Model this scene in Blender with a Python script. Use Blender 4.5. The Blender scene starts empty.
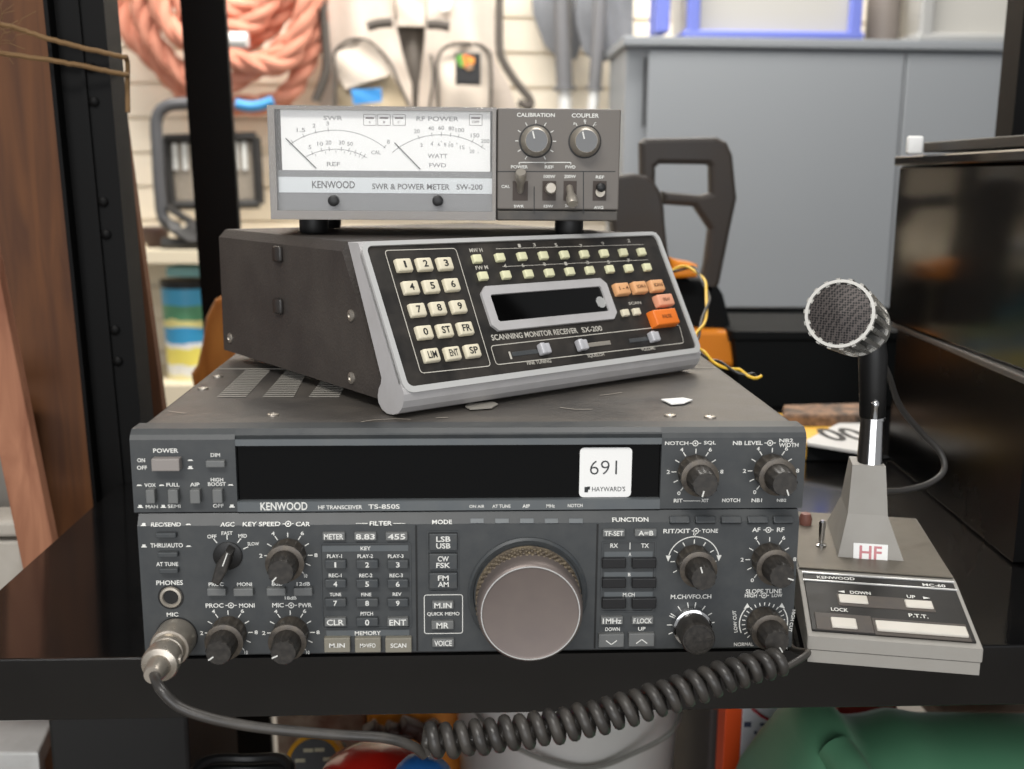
import bpy, bmesh, math, random
from mathutils import Vector, Matrix
random.seed(7)
PI = math.pi
SC = bpy.context.scene
COL = SC.collection

# ------------------------------------------------------------------ camera
F, PITCH, YAW, ROLL = 1050.0, .1937, .0488, -.008
CP = Vector((.1594, -.4948, .2452))
fw = Vector((math.sin(YAW)*math.cos(PITCH), math.cos(YAW)*math.cos(PITCH), -math.sin(PITCH)))
rt = Vector((math.cos(YAW), -math.sin(YAW), 0))
dn = fw.cross(rt)
rt2 = rt*math.cos(ROLL) + dn*math.sin(ROLL)
dn2 = -rt*math.sin(ROLL) + dn*math.cos(ROLL)
cd = bpy.data.cameras.new('camera'); cam = bpy.data.objects.new('camera', cd); COL.objects.link(cam)
m = Matrix((rt2, -dn2, -fw)).transposed().to_4x4(); m.translation = CP
cam.matrix_world = m
cd.sensor_width = 36; cd.lens = F/1024*36; cd.clip_start = .01
cd.dof.use_dof = True; cd.dof.focus_distance = .56; cd.dof.aperture_fstop = 9.0
SC.camera = cam

def ray(p):
    return (rt2*((p[0]-512)/F) + dn2*((p[1]-384.5)/F) + fw)
def onY(x, y, Y):
    d = ray((x, y)); return CP + d*((Y-CP.y)/d.y)
def onZ(x, y, Z):
    d = ray((x, y)); return CP + d*((Z-CP.z)/d.z)
def A_(x, y): return (120+x/2.956, 420+y/2.956)
def B_(x, y): return (400+x/2.957, 420+y/2.957)
def C_(x, y): return (570+x/2.958, 420+y/2.958)

# ------------------------------------------------------------------ materials
def lin(c):
    out = []
    for v in c[:3]:
        v /= 255.; out.append(v/12.92 if v <= .04045 else ((v+.055)/1.055)**2.4)
    return (*out, 1)
MATS = {}
def mat(name, col, rough=.5, metal=0., dust=0., dustcol=(150, 140, 125), scale=60., bump=0., trans=0., coat=0., emit=0., spec=.5, stretch=None, bscale=None, alpha=1.):
    if name in MATS: return MATS[name]
    m = bpy.data.materials.new(name); m.use_nodes = True
    nt = m.node_tree; b = nt.nodes['Principled BSDF']
    b.inputs['Base Color'].default_value = lin(col)
    b.inputs['Roughness'].default_value = rough
    b.inputs['Metallic'].default_value = metal
    b.inputs['Specular IOR Level'].default_value = spec
    if trans: b.inputs['Transmission Weight'].default_value = trans
    if alpha < 1: b.inputs['Alpha'].default_value = alpha
    if coat: b.inputs['Coat Weight'].default_value = coat; b.inputs['Coat Roughness'].default_value = .08
    if emit: b.inputs['Emission Color'].default_value = lin(col); b.inputs['Emission Strength'].default_value = emit
    if dust or bump:
        tc = nt.nodes.new('ShaderNodeTexCoord'); mp = nt.nodes.new('ShaderNodeMapping')
        nt.links.new(tc.outputs['Object'], mp.inputs[0])
        if stretch: mp.inputs['Scale'].default_value = stretch
        n = nt.nodes.new('ShaderNodeTexNoise'); n.inputs['Scale'].default_value = scale
        n.inputs['Detail'].default_value = 8; n.inputs['Roughness'].default_value = .62
        nt.links.new(mp.outputs[0], n.inputs['Vector'])
    if dust:
        r = nt.nodes.new('ShaderNodeMapRange'); r.inputs['From Min'].default_value = .38; r.inputs['From Max'].default_value = .75
        r.inputs['To Max'].default_value = dust
        nt.links.new(n.outputs['Fac'], r.inputs['Value'])
        mx = nt.nodes.new('ShaderNodeMix'); mx.data_type = 'RGBA'
        mx.inputs[6].default_value = lin(col); mx.inputs[7].default_value = lin(dustcol)
        nt.links.new(r.outputs[0], mx.inputs[0]); nt.links.new(mx.outputs[2], b.inputs['Base Color'])
        r2 = nt.nodes.new('ShaderNodeMath'); r2.operation = 'MULTIPLY_ADD'; r2.inputs[1].default_value = .5; r2.inputs[2].default_value = rough
        r2.use_clamp = True
        nt.links.new(r.outputs[0], r2.inputs[0]); nt.links.new(r2.outputs[0], b.inputs['Roughness'])
    if bump:
        n2 = n
        if bscale:
            n2 = nt.nodes.new('ShaderNodeTexNoise'); n2.inputs['Scale'].default_value = bscale; n2.inputs['Detail'].default_value = 4
            nt.links.new(mp.outputs[0], n2.inputs['Vector'])
        bp = nt.nodes.new('ShaderNodeBump'); bp.inputs['Strength'].default_value = bump; bp.inputs['Distance'].default_value = .002
        nt.links.new(n2.outputs['Fac'], bp.inputs['Height']); nt.links.new(bp.outputs[0], b.inputs['Normal'])
    MATS[name] = m
    return m

def woodmat(name, c1, c2, scale=8., vec=(12, 12, 1), rough=.6):
    if name in MATS: return MATS[name]
    m = bpy.data.materials.new(name); m.use_nodes = True
    nt = m.node_tree; b = nt.nodes['Principled BSDF']; b.inputs['Roughness'].default_value = rough
    tc = nt.nodes.new('ShaderNodeTexCoord'); mp = nt.nodes.new('ShaderNodeMapping'); mp.inputs['Scale'].default_value = vec
    n = nt.nodes.new('ShaderNodeTexNoise'); n.inputs['Scale'].default_value = scale; n.inputs['Detail'].default_value = 6
    n.inputs['Distortion'].default_value = .6
    cr = nt.nodes.new('ShaderNodeValToRGB'); cr.color_ramp.elements[0].color = lin(c1); cr.color_ramp.elements[1].color = lin(c2)
    cr.color_ramp.elements[0].position = .35; cr.color_ramp.elements[1].position = .65
    nt.links.new(tc.outputs['Object'], mp.inputs[0]); nt.links.new(mp.outputs[0], n.inputs['Vector'])
    nt.links.new(n.outputs['Fac'], cr.inputs[0]); nt.links.new(cr.outputs[0], b.inputs['Base Color'])
    MATS[name] = m
    return m

PANEL = mat('radio_panel', (58, 61, 63), .45, 0, .12, (120, 120, 115), 90)
PANEL2 = mat('radio_panel_trim', (92, 97, 100), .4, .2, .15, (130, 128, 120), 90)
COVER = mat('radio_cover', (72, 69, 66), .38, .1, .5, (120, 112, 102), 22, .15, bscale=900)
KEYGREY = mat('grey_key', (104, 106, 106), .5, 0, .15, (140, 135, 125), 150)
KEYDARK = mat('dark_key', (60, 64, 67), .45, 0, .15, (120, 115, 105), 150)
KEYWARM = mat('warm_key', (128, 124, 112), .5, 0, .15, (150, 140, 120), 150)
KEYTAUPE = mat('taupe_key', (140, 134, 130), .5)
WHITEINK = mat('white_ink', (225, 225, 220), .6)
BLACKINK = mat('black_ink', (25, 25, 25), .6)
GREYINK = mat('grey_ink', (146, 146, 146), .6)
KNOB = mat('knob_black', (44, 42, 40), .34, .1, .3, (92, 86, 78), 500)
KNOBR = mat('knob_ring', (78, 73, 68), .3, .6, .35, (150, 138, 120), 200)
DIALM = mat('dial_taupe', (118, 108, 104), .42, .45, .2, (150, 138, 125), 40)
DIALR = mat('dial_grip', (96, 86, 76), .45, .3, .6, (165, 150, 120), 250)
GLASSB = mat('display_glass', (5, 5, 5), .06, 0, 0, spec=.3)
BLACK = mat('black_plastic', (20, 20, 20), .45)
SATIN = mat('satin_steel', (178, 172, 162), .32, .6, .35, (150, 135, 110), 120)
CHROME = mat('chrome', (215, 215, 215), .12, 1.)
PAPER = mat('white_sticker', (238, 238, 236), .55)
SCREW = mat('screw_steel', (175, 168, 158), .35, .8, .3)
SCAN = mat('scanner_case', (58, 53, 50), .5, .1, .4, (92, 84, 76), 18, .25, bscale=700)
ALU = mat('bezel_aluminium', (188, 186, 186), .42, .12, .2, (130, 125, 118), 60)
ALUB = mat('bright_aluminium', (208, 208, 206), .32, .35)
FACEB = mat('scanner_face', (26, 24, 22), .42, 0, .4, (86, 78, 70), 45)
CREAM = mat('cream_key', (222, 214, 190), .5, 0, .15, (170, 158, 130), 150)
CHAN = mat('channel_key', (222, 220, 182), .5)
PEACH = mat('peach_key', (224, 168, 118), .5)
PINKK = mat('pink_key', (226, 160, 128), .5)
ORANGEK = mat('orange_key', (232, 120, 38), .45)

# ------------------------------------------------------------------ mesh gathering
_tc = {}
OFF = .018
def text_mesh(s):
    if (s, OFF) in _tc: return _tc[(s, OFF)]
    c = bpy.data.curves.new('t', 'FONT'); c.body = s; c.size = 1; c.resolution_u = 3; c.offset = OFF
    o = bpy.data.objects.new('t', c); COL.objects.link(o)
    dg = bpy.context.evaluated_depsgraph_get()
    me = bpy.data.meshes.new_from_object(o.evaluated_get(dg))
    v = [tuple(x.co) for x in me.vertices]; f = [tuple(p.vertices) for p in me.polygons]
    bpy.data.objects.remove(o); bpy.data.meshes.remove(me)
    xs = [a[0] for a in v]; ys = [a[1] for a in v]
    _tc[(s, OFF)] = (v, f, min(xs), max(xs), min(ys), max(ys))
    return _tc[(s, OFF)]

I4 = Matrix.Identity(4)
class G:
    def __init__(s): s.v = []; s.f = []; s.s = []; s.m = []; s.cur = 0
    def add(s, vs, fs, M=None, smooth=False):
        n = len(s.v)
        if M is None: s.v += [Vector(a) for a in vs]
        else: s.v += [M @ Vector(a) for a in vs]
        s.f += [tuple(i+n for i in f) for f in fs]; s.s += [smooth]*len(fs); s.m += [s.cur]*len(fs)
        return s
    def box(s, c, d, b=0., M=None, seg=2, taper=None):
        x, y, z = [a/2 for a in d]
        bm = bmesh.new(); bmesh.ops.create_cube(bm, size=1)
        for v in bm.verts:
            k = 1.
            if taper and v.co.z > 0: k = taper
            v.co = Vector((c[0]+v.co.x*d[0]*k, c[1]+v.co.y*d[1]*k, c[2]+v.co.z*d[2]))
        if b: bmesh.ops.bevel(bm, geom=bm.edges[:]+bm.verts[:], offset=min(b, min(d)*.45), segments=seg, affect='EDGES', profile=.5)
        bm.verts.index_update()
        s.add([v.co.copy() for v in bm.verts], [[v.index for v in f.verts] for f in bm.faces], M, bool(b) and seg > 2)
        bm.free(); return s
    def prism(s, poly, z0, z1, M=None, b=0., smooth=False):
        """poly in xy, extruded z0..z1"""
        bm = bmesh.new()
        lo = [bm.verts.new((p[0], p[1], z0)) for p in poly]; hi = [bm.verts.new((p[0], p[1], z1)) for p in poly]
        n = len(poly)
        bm.faces.new(lo[::-1]); bm.faces.new(hi)
        for i in range(n): bm.faces.new((lo[i], lo[(i+1) % n], hi[(i+1) % n], hi[i]))
        bmesh.ops.recalc_face_normals(bm, faces=bm.faces[:])
        if b:
            es = [e for e in bm.edges if abs(e.verts[0].co.z-e.verts[1].co.z) < 1e-9]
            bmesh.ops.bevel(bm, geom=es, offset=b, segments=2, affect='EDGES', profile=.5)
        bm.verts.index_update()
        s.add([v.co.copy() for v in bm.verts], [[v.index for v in f.verts] for f in bm.faces], M, smooth)
        bm.free(); return s
    def ringprism(s, outer, inner, z0, z1, M=None):
        n = len(outer); vs = []; fs = []
        for z in (z0, z1):
            vs += [(p[0], p[1], z) for p in outer]; vs += [(p[0], p[1], z) for p in inner]
        for i in range(n):
            j = (i+1) % n
            fs += [(2*n+i, 2*n+j, 3*n+j, 3*n+i), (i, n+i, n+j, j), (i, j, 2*n+j, 2*n+i), (n+i, 3*n+i, 3*n+j, n+j)]
        return s.add(vs, fs, M)
    def lathe(s, prof, M=None, seg=32, rib=None, smooth=True):
        """prof: (r, h) about z; rib(angle, r, h) -> factor"""
        vs = []; fs = []
        for (r, h) in prof:
            for i in range(seg):
                a = 2*PI*i/seg; k = rib(i, r, h) if rib else 1
                vs.append((r*k*math.cos(a), r*k*math.sin(a), h))
        for j in range(len(prof)-1):
            for i in range(seg):
                k = (i+1) % seg
                fs.append((j*seg+i, j*seg+k, (j+1)*seg+k, (j+1)*seg+i))
        if prof[0][0] > 1e-6: fs.append(tuple(range(seg))[::-1])
        if prof[-1][0] > 1e-6: fs.append(tuple((len(prof)-1)*seg+i for i in range(seg)))
        return s.add(vs, fs, M, smooth)
    def tube(s, pts, r, seg=10, M=None, closed=False, caps=True):
        pts = [Vector(p) for p in pts]; n = len(pts); vs = []; fs = []
        up = None
        for i, p in enumerate(pts):
            a = pts[(i-1) % n] if (closed or i > 0) else p
            b = pts[(i+1) % n] if (closed or i < n-1) else p
            t = (b-a).normalized()
            if up is None:
                up = Vector((0, 0, 1)) if abs(t.z) < .9 else Vector((1, 0, 0))
            u = (up - t*up.dot(t)).normalized(); w = t.cross(u); up = u
            rr = r[i] if isinstance(r, (list, tuple)) else r
            for k in range(seg):
                an = 2*PI*k/seg; vs.append(p + (u*math.cos(an)+w*math.sin(an))*rr)
        for i in range(n if closed else n-1):
            j = (i+1) % n
            for k in range(seg):
                l = (k+1) % seg; fs.append((i*seg+k, i*seg+l, j*seg+l, j*seg+k))
        if not closed and caps: fs.append(tuple(range(seg))[::-1]); fs.append(tuple((n-1)*seg+k for k in range(seg)))
        return s.add(vs, fs, M, True)
    def text(s, t, u0, u1, v0, v1, n=0., M=None, rot=0.):
        v, f, a, b, c, d = text_mesh(t)
        cu, cv = (u0+u1)/2, (v0+v1)/2; co, si = math.cos(rot), math.sin(rot)
        out = []
        for p in v:
            x = (p[0]-(a+b)/2)/(b-a)*(u1-u0); y = (p[1]-(c+d)/2)/(d-c)*(v1-v0)
            out.append((cu+x*co-y*si, cv+x*si+y*co, n))
        return s.add(out, f, M)
    def rect(s, u0, u1, v0, v1, n, M=None, t=.0001):
        return s.box(((u0+u1)/2, (v0+v1)/2, n), (abs(u1-u0), abs(v1-v0), t), 0, M)
    def line(s, p, q, w, n, M=None):
        p = Vector((p[0], p[1])); q = Vector((q[0], q[1])); d = (q-p).normalized(); o = Vector((-d.y, d.x))*w/2
        return s.add([(*(p+o), n), (*(p-o), n), (*(q-o), n), (*(q+o), n)], [(0, 1, 2, 3)], M)
    def poly(s, pts, w, n, M=None, closed=False):
        for i in range(len(pts)-(0 if closed else 1)): s.line(pts[i], pts[(i+1) % len(pts)], w, n, M)
        return s
    def build(s, name, material, parent=None, loc=None):
        me = bpy.data.meshes.new(name); me.from_pydata([tuple(v) for v in s.v], [], s.f)
        for p, k, mi in zip(me.polygons, s.s, s.m): p.use_smooth = k; p.material_index = mi
        for x in (material if isinstance(material, (list, tuple)) else [material]): me.materials.append(x)
        me.update()
        bm = bmesh.new(); bm.from_mesh(me); bmesh.ops.recalc_face_normals(bm, faces=bm.faces[:]); bm.to_mesh(me); bm.free()
        if any(s.s): me.set_sharp_from_angle(angle=math.radians(38))
        o = bpy.data.objects.new(name, me); COL.objects.link(o)
        if parent: o.parent = parent
        if loc: o.location = loc
        return o

def tag(o, label, cat, group=None, kind=None):
    o['label'] = label; o['category'] = cat
    if group: o['group'] = group
    if kind: o['kind'] = kind
    return o
def thing(name, label, cat, loc=(0, 0, 0), rotz=0, group=None):
    o = bpy.data.objects.new(name, None); COL.objects.link(o); o.empty_display_size = .01
    o.location = loc; o.rotation_euler = (0, 0, rotz)
    return tag(o, label, cat, group)
def struct(o): o['kind'] = 'structure'; return o
def rrect(w, h, r, cx=0, cy=0, seg=5):
    pts = []
    for (sx, sy, a0) in ((1, 1, 0), (-1, 1, 90), (-1, -1, 180), (1, -1, 270)):
        for k in range(seg+1):
            a = math.radians(a0+90*k/seg); pts.append((cx+sx*(w/2-r)+r*math.cos(a), cy+sy*(h/2-r)+r*math.sin(a)))
    return pts
def MT(x, y, z, rx=0, ry=0, rz=0):
    return Matrix.Translation((x, y, z)) @ Matrix.Rotation(rz, 4, 'Z') @ Matrix.Rotation(ry, 4, 'Y') @ Matrix.Rotation(rx, 4, 'X')
def along(p, q):
    """matrix whose z runs from p towards q, origin p"""
    p = Vector(p); d = (Vector(q)-p)
    return Matrix.Translation(p) @ d.to_track_quat('Z', 'Y').to_matrix().to_4x4()

class Panel:
    """a flat face of a thing: u right, v up, n outward, in the thing's own coordinates"""
    def __init__(s, root_M, o, U, N):
        s.R = root_M; U = Vector(U).normalized(); N = Vector(N).normalized(); V = N.cross(U)
        s.M = Matrix((U, V, N)).transposed().to_4x4(); s.M.translation = Vector(o)
        s.inv = (root_M @ s.M).inverted()
    def uv(s, p, n=0.):
        o = s.inv @ CP; d = s.inv.to_3x3() @ ray(p); t = (n-o.z)/d.z; q = o+d*t; return (q.x, q.y)
    def rc(s, x0, y0, x1, y1, n=0.):
        xc, yc = (x0+x1)/2, (y0+y1)/2
        return s.uv((x0, yc), n)[0], s.uv((x1, yc), n)[0], s.uv((xc, y1), n)[1], s.uv((xc, y0), n)[1]
    def T(s, g, t, x0, y0, x1, y1, n=.0002):
        u0, u1, v0, v1 = s.rc(x0, y0, x1, y1, n); g.text(t, u0, u1, v0, v1, n, s.M)
    def TC(s, g, t, cr, x0, y0, x1, y1, n=.0002):
        a = cr(x0, y0); b = cr(x1, y1); s.T(g, t, a[0], a[1], b[0], b[1], n)
    def TL(s, g, t, pl, pr, h, n=.0002):
        a = s.uv(pl, n); b = s.uv(pr, n); w = math.hypot(b[0]-a[0], b[1]-a[1])
        g.text(t, (a[0]+b[0]-w)/2, (a[0]+b[0]+w)/2, (a[1]+b[1]-h)/2, (a[1]+b[1]+h)/2, n, s.M, math.atan2(b[1]-a[1], b[0]-a[0]))

MX = Matrix(((0, 0, 1, 0), (1, 0, 0, 0), (0, 1, 0, 0), (0, 0, 0, 1)))   # (y, z) profile extruded along x

def btn(P, root, name, r, h, material, legend=None, n0=0., ink=WHITEINK, lab=None, lsize=(.72, .62), bev=.0005, surround=False):
    u0, u1, v0, v1 = P.rc(*r, n0+h)
    g = G()
    g.box(((u0+u1)/2, (v0+v1)/2, n0+h/2-.0005), (abs(u1-u0), abs(v1-v0), h+.001), bev, P.M)
    o = g.build(name, material, root)
    if lab: o['label'] = lab
    if legend:
        w = (u1-u0)*lsize[0]; hh = (v1-v0)*lsize[1]; cu, cv = (u0+u1)/2, (v0+v1)/2
        k = G(); parts = legend if isinstance(legend, list) else [legend]
        for i, t in enumerate(parts):
            n = len(parts); q = hh/n; yy = cv+hh/2-q*(i+.5)
            if len(t) == 1: wt = q*(.25 if t == '1' else .55)
            else: wt = min(w, q*.8*len(t))
            k.text(t, cu-wt/2, cu+wt/2, yy-q*.4, yy+q*.4, n0+h+.00012, P.M)
        k.build('key_legend', ink, o)
    return o

# =================================================================== HF TRANSCEIVER
RAD = thing('radio_transceiver', 'large dark grey radio transceiver with big tuning dial, at the bottom of the stack', 'radio')
ZB, ZM, ZTOP, W = .010, .0838, .125, .330
PL = Panel(I4, (0, 0, 0), (1, 0, 0), (0, -1, 0))
PU = Panel(I4, (0, .003, 0), (1, 0, 0), (0, -1, 0))
sl = Vector((0, -.0058, .0042))   # normal of the sloping strip between the two halves
PS = Panel(I4, (0, .0002, .0788), (1, 0, 0), (0, -.0058, .0042))
g = G()
g.box((W/2, .158, .0675), (W-.003, .286, .114), .0022)
g.build('cover', COVER, RAD)
g = G(); g.prism([(0, ZB+.001), (0, .0782), (.0036, .0834), (.018, .0834), (.018, ZB), (.001, ZB)], .002, W-.002, MX)
lowp = g.build('lower_front_panel', PANEL, RAD)
g = G()
xl = PU.uv((236, 470))[0]; xr = PU.uv((661, 470))[0]
zw1 = PU.uv((450, 446))[1]; zw0 = PU.uv((450, 500))[1]
for a, b in ((0, xl), (xr, W)):
    g.prism([(.003, .0842), (.003, .1205), (.0042, .1228), (.0075, .125), (.02, .125), (.02, .0842)], a, b, MX)
g.prism([(.0035, .1225), (.0042, .1232), (.0075, .125), (.02, .125), (.02, .1205), (.0045, .1205)], xl, xr, MX)
g.box((W/2, .016, .0838), (W-.004, .012, .0016))
uppp = g.build('upper_front_panel', PANEL, RAD)
g = G()
g.prism([(.0032, zw1+.0004), (.0032, .1205), (.012, .1205), (.012, zw1)], xl, xr, MX)
g.prism([(.0026, .0842), (.0026, zw0-.0004), (.0034, zw0), (.012, zw0), (.012, .0842)], xl, xr, MX)
g.build('display_bezel', PANEL2, RAD)
g = G(); g.box(((xl+xr)/2, .0075, (zw0+zw1)/2), (xr-xl, .003, zw1-zw0+.002)); disp = g.build('display_window', GLASSB, RAD)
disp['label'] = 'wide black glass display window'
# divider seams and raised frame lines on the lower panel
g = G()
for px in (416.7, 596.0):
    u = PL.uv((px, 590))[0]; g.box((u, 0, .0445), (.0009, .0006, .066))
seams = g.build('panel_seam', BLACK, RAD)

g = G()   # all printed lettering of the lower panel
for t, a in (('PHONES', (107, 474, 186, 488)), ('MIC', (138, 569, 172, 581)), ('PROC', (262, 480, 306, 491)), ('MONI', (346, 480, 390, 491)),
             ('8dB', (448, 479, 480, 490)), ('12dB', (522, 479, 562, 490)), ('18dB', (487, 521, 522, 531)),
             ('PROC', (253, 542, 306, 555)), ('MONI', (352, 542, 398, 555)), ('MIC', (450, 541, 484, 554)), ('PWR', (528, 541, 567, 554)),
             ('THRU/AUTO', (90, 364, 186, 377)), ('AT TUNE', (107, 420, 172, 432)),
             ('OFF', (258, 339, 285, 350)), ('FAST', (300, 329, 333, 340)), ('MID', (350, 337, 375, 348)), ('SLOW', (377, 361, 411, 371)),
             ('PLAY-1', (612, 397, 656, 408)), ('PLAY-2', (702, 397, 748, 408)), ('PLAY-3', (792, 397, 838, 408)),
             ('REC-1', (617, 454, 655, 465)), ('REC-2', (707, 454, 746, 465)), ('REC-3', (797, 454, 836, 465)),
             ('TUNE', (620, 511, 654, 521)), ('FINE', (713, 511, 743, 521)), ('REV', (806, 510, 832, 520)), ('PITCH', (711, 567, 748, 578)),
             ('KEY', (711, 374, 741, 385)), ('MEMORY', (694, 624, 771, 636))):
    PL.TC(g, t, A_, *a)
for t, a in (('QUICK MEMO', (80, 568, 176, 580)), ('DOWN', (607, 613, 650, 624)), ('UP', (704, 612, 726, 623)), ('RX', (622, 365, 645, 378)), ('TX', (713, 365, 736, 378)),
             ('A', (676, 392, 684, 402)), ('B', (674, 452, 682, 462)), ('M.CH', (659, 511, 694, 522))):
    PL.TC(g, t, B_, *a)
for t, a in (('RIT/XIT', (276, 322, 356, 335)), ('TONE', (390, 322, 438, 334)), ('AF', (539, 318, 563, 331)), ('RF', (612, 318, 634, 331)),
             ('M.CH/VFO.CH', (298, 516, 418, 529)), ('SLOPE TUNE', (520, 500, 626, 513)), ('HIGH', (517, 514, 553, 525)), ('LOW', (597, 514, 628, 524)), ('NORMAL', (485, 658, 543, 669))):
    PL.TC(g, t, C_, *a)
def ring_icon(P, g, cr, x, y, w=34, n=.0002):
    c = P.uv(cr(x, y), n); l = P.uv(cr(x-w/2, y), n)[0]; r = P.uv(cr(x+w/2, y), n)[0]
    R = .0013; pts = [(c[0]+R*math.cos(2*PI*k/16), c[1]+R*math.sin(2*PI*k/16)) for k in range(16)]
    g.poly(pts, .0005, n, P.M, True); g.line((l, c[1]), (c[0]-R, c[1]), .0004, n, P.M); g.line((c[0]+R, c[1]), (r, c[1]), .0004, n, P.M)
    g.prism([(c[0]+.0005*math.cos(2*PI*k/10), c[1]+.0005*math.sin(2*PI*k/10)) for k in range(10)], n, n+.0001, P.M)
ring_icon(PL, g, A_, 328, 548); ring_icon(PL, g, A_, 506, 548)
ring_icon(PL, g, C_, 373, 328, 26); ring_icon(PL, g, C_, 587, 325, 30); ring_icon(PL, g, C_, 574, 519, 30)
u, v = PL.uv(B_(680, 371)); g.line((u, v-.002), (u, v+.002), .0004, .0002, PL.M)
def outline(P, g, cr, x0, y0, x1, y1, w=.0004, r=.0012, n=.0002):
    a = cr(x0, y0); b = cr(x1, y1); u0, u1, v0, v1 = P.rc(a[0], a[1], b[0], b[1], n)
    g.poly(rrect(u1-u0, v1-v0, r, (u0+u1)/2, (v0+v1)/2), w, n, P.M, True)
outline(PL, g, B_, 72, 517, 185, 631)
# dial ticks
def ticks(g, P, cu, cv, r0, r1, angs, w=.0005, n=.0002, labels=None):
    for i, a in enumerate(angs):
        t = math.radians(a); g.line((cu+r0*math.cos(t), cv+r0*math.sin(t)), (cu+r1*math.cos(t), cv+r1*math.sin(t)), w, n, P.M)
        if labels and labels[i]:
            R = r1+.0016; x, y = cu+R*math.cos(t), cv+R*math.sin(t); g.text(labels[i], x-.0008, x+.0008, y-.001, y+.001, n, P.M)
def arc(g, P, cu, cv, r, a0, a1, w=.0005, n=.0002, k=24):
    g.poly([(cu+r*math.cos(math.radians(a0+(a1-a0)*i/k)), cv+r*math.sin(math.radians(a0+(a1-a0)*i/k))) for i in range(k+1)], w, n, P.M)
K = {}
for nm, px in (('key', (288.5, 555.3)), ('proc', (229, 632.5)), ('micpwr', (291, 632.5)), ('rit', (693.4, 561.3)), ('af', (768.4, 559.3)), ('mch', (690.7, 624.5)), ('slope', (763.4, 622.8)), ('agc', (228, 555.5))):
    K[nm] = PL.uv(px)
A11 = [180, 149, 122, 90, 58, 31, 0, -27, -53]
LB = ['2', None, '4', None, '6', None, '8', None, '10']
for k in ('key', 'proc', 'micpwr'): ticks(g, PL, *K[k], .0094, .0118, A11, labels=LB)
ticks(g, PL, *K['af'], .0094, .0118, A11+[207, 235], labels=LB+[None, '0'])
ticks(g, PL, *K['rit'], .0094, .0116, [180, 150, 120, 90, 60, 30, 0, 210, -30])
arc(g, PL, *K['rit'], .0130, 165, 15)
for s in (-1, 1):
    cu, cv = K['rit']; x, y = cu+s*.0128, cv+.0022; g.add([(x-.0013, y+.001, .0002), (x+.0013, y+.001, .0002), (x, y-.0022, .0002)], [(0, 1, 2)], PL.M)
g.text('0', K['rit'][0]-.0008, K['rit'][0]+.0008, K['rit'][1]+.0136, K['rit'][1]+.0152, .0002, PL.M)
ticks(g, PL, *K['mch'], .0102, .0122, [180+24*i for i in (-1, 0, 1)]+[150, 125, 100, 80, 55, 30, 5, -20])
ticks(g, PL, *K['slope'], .0094, .0112, [90+13.5*i for i in range(-8, 11)])
arc(g, PL, *K['slope'], .0124, 205, 140, .0006); arc(g, PL, *K['slope'], .0124, 38, -15, .0006)
for s, t in ((-1, 'LOW CUT'), (1, 'HIGH CUT')):
    cu, cv = K['slope']; x, y = cu+s*.0093, cv+.0088; g.add([(x-.0004*s, y+.002, .0002), (x-.0018*s, y-.0002, .0002), (x+.0013*s, y-.001, .0002)], [(0, 1, 2)], PL.M)
    x, y = cu+s*.0147, cv+.001; g.text(t, x-.006, x+.006, y-.0009, y+.0009, .0002, PL.M, rot=(PI/2+.12 if s < 0 else -PI/2-.12))
ticks(g, PL, *K['agc'], .0082, .0110, [127, 90, 53, 24])
# push icons
def icons(P, g, cr, lst, n=.0002):
    for x, y, up in lst:
        u, v = P.uv(cr(x, y), n)
        if up: g.prism([(u-.0013, v-.0008), (u+.0013, v-.0008), (u+.0013, v-.0003), (u+.0008, v-.0003), (u+.0008, v+.0007), (u-.0008, v+.0007), (u-.0008, v-.0003), (u-.0013, v-.0003)], n, n+.0001, P.M)
        else: g.prism([(u-.0014, v-.0003), (u+.0014, v-.0003), (u+.0007, v+.0004), (u-.0007, v+.0004)], n, n+.0001, P.M)
icons(PL, g, A_, [(71, 372, 1), (203, 373, 0)])
g.build('lettering', WHITEINK, lowp)
# printed bars
g = G()
for cr, P, r in ((A_, PL, (598, 371, 852, 388)), (A_, PL, (610, 621, 855, 638)), (B_, PL, (604, 389, 747, 405)), (B_, PL, (604, 449, 747, 464)), (B_, PL, (604, 508, 747, 524))):
    a = cr(r[0], r[1]); b = cr(r[2], r[3]); u0, u1, v0, v1 = P.rc(a[0], a[1], b[0], b[1]); g.rect(u0, u1, v0, v1, .00008, P.M)
g.build('printed_bar', PANEL2, lowp)
# recessed wells around key groups
g = G()
for cr, r in ((A_, (595, 362, 861, 614)), (B_, (81, 327, 174, 506)), (B_, (594, 358, 753, 566))):
    a = cr(r[0], r[1]); b = cr(r[2], r[3]); u0, u1, v0, v1 = PL.rc(a[0], a[1], b[0], b[1])
    o_ = rrect(u1-u0, v1-v0, .0012, (u0+u1)/2, (v0+v1)/2); i_ = rrect(u1-u0-.001, v1-v0-.001, .0009, (u0+u1)/2, (v0+v1)/2)
    g.ringprism(o_, i_, -.0001, .0006, PL.M)
g.build('key_group_frame', KEYDARK, lowp)

g = G()   # sloping strip lettering
for t, a in (('REC/SEND', (92, 303, 180, 315)), ('AGC', (297, 302, 338, 315)), ('KEY SPEED', (363, 301, 474, 314)), ('CAR', (520, 301, 562, 314)), ('FILTER', (738, 299, 804, 312))):
    PS.TC(g, t, A_, *a)
for x0, x1 in ((697, 732), (808, 843)):
    p = PS.uv(A_(x0, 306)); q = PS.uv(A_(x1, 306)); g.line(p, q, .0003, .0002, PS.M)
ring_icon(PS, g, A_, 497, 307, 32)
icons(PS, g, A_, [(70, 309, 1), (202, 309, 0)])
PS.TC(g, 'MODE', B_, 95, 295, 154, 308); PS.TC(g, 'FUNCTION', C_, 125, 288, 232, 301)
g.build('lettering', WHITEINK, lowp)

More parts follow.
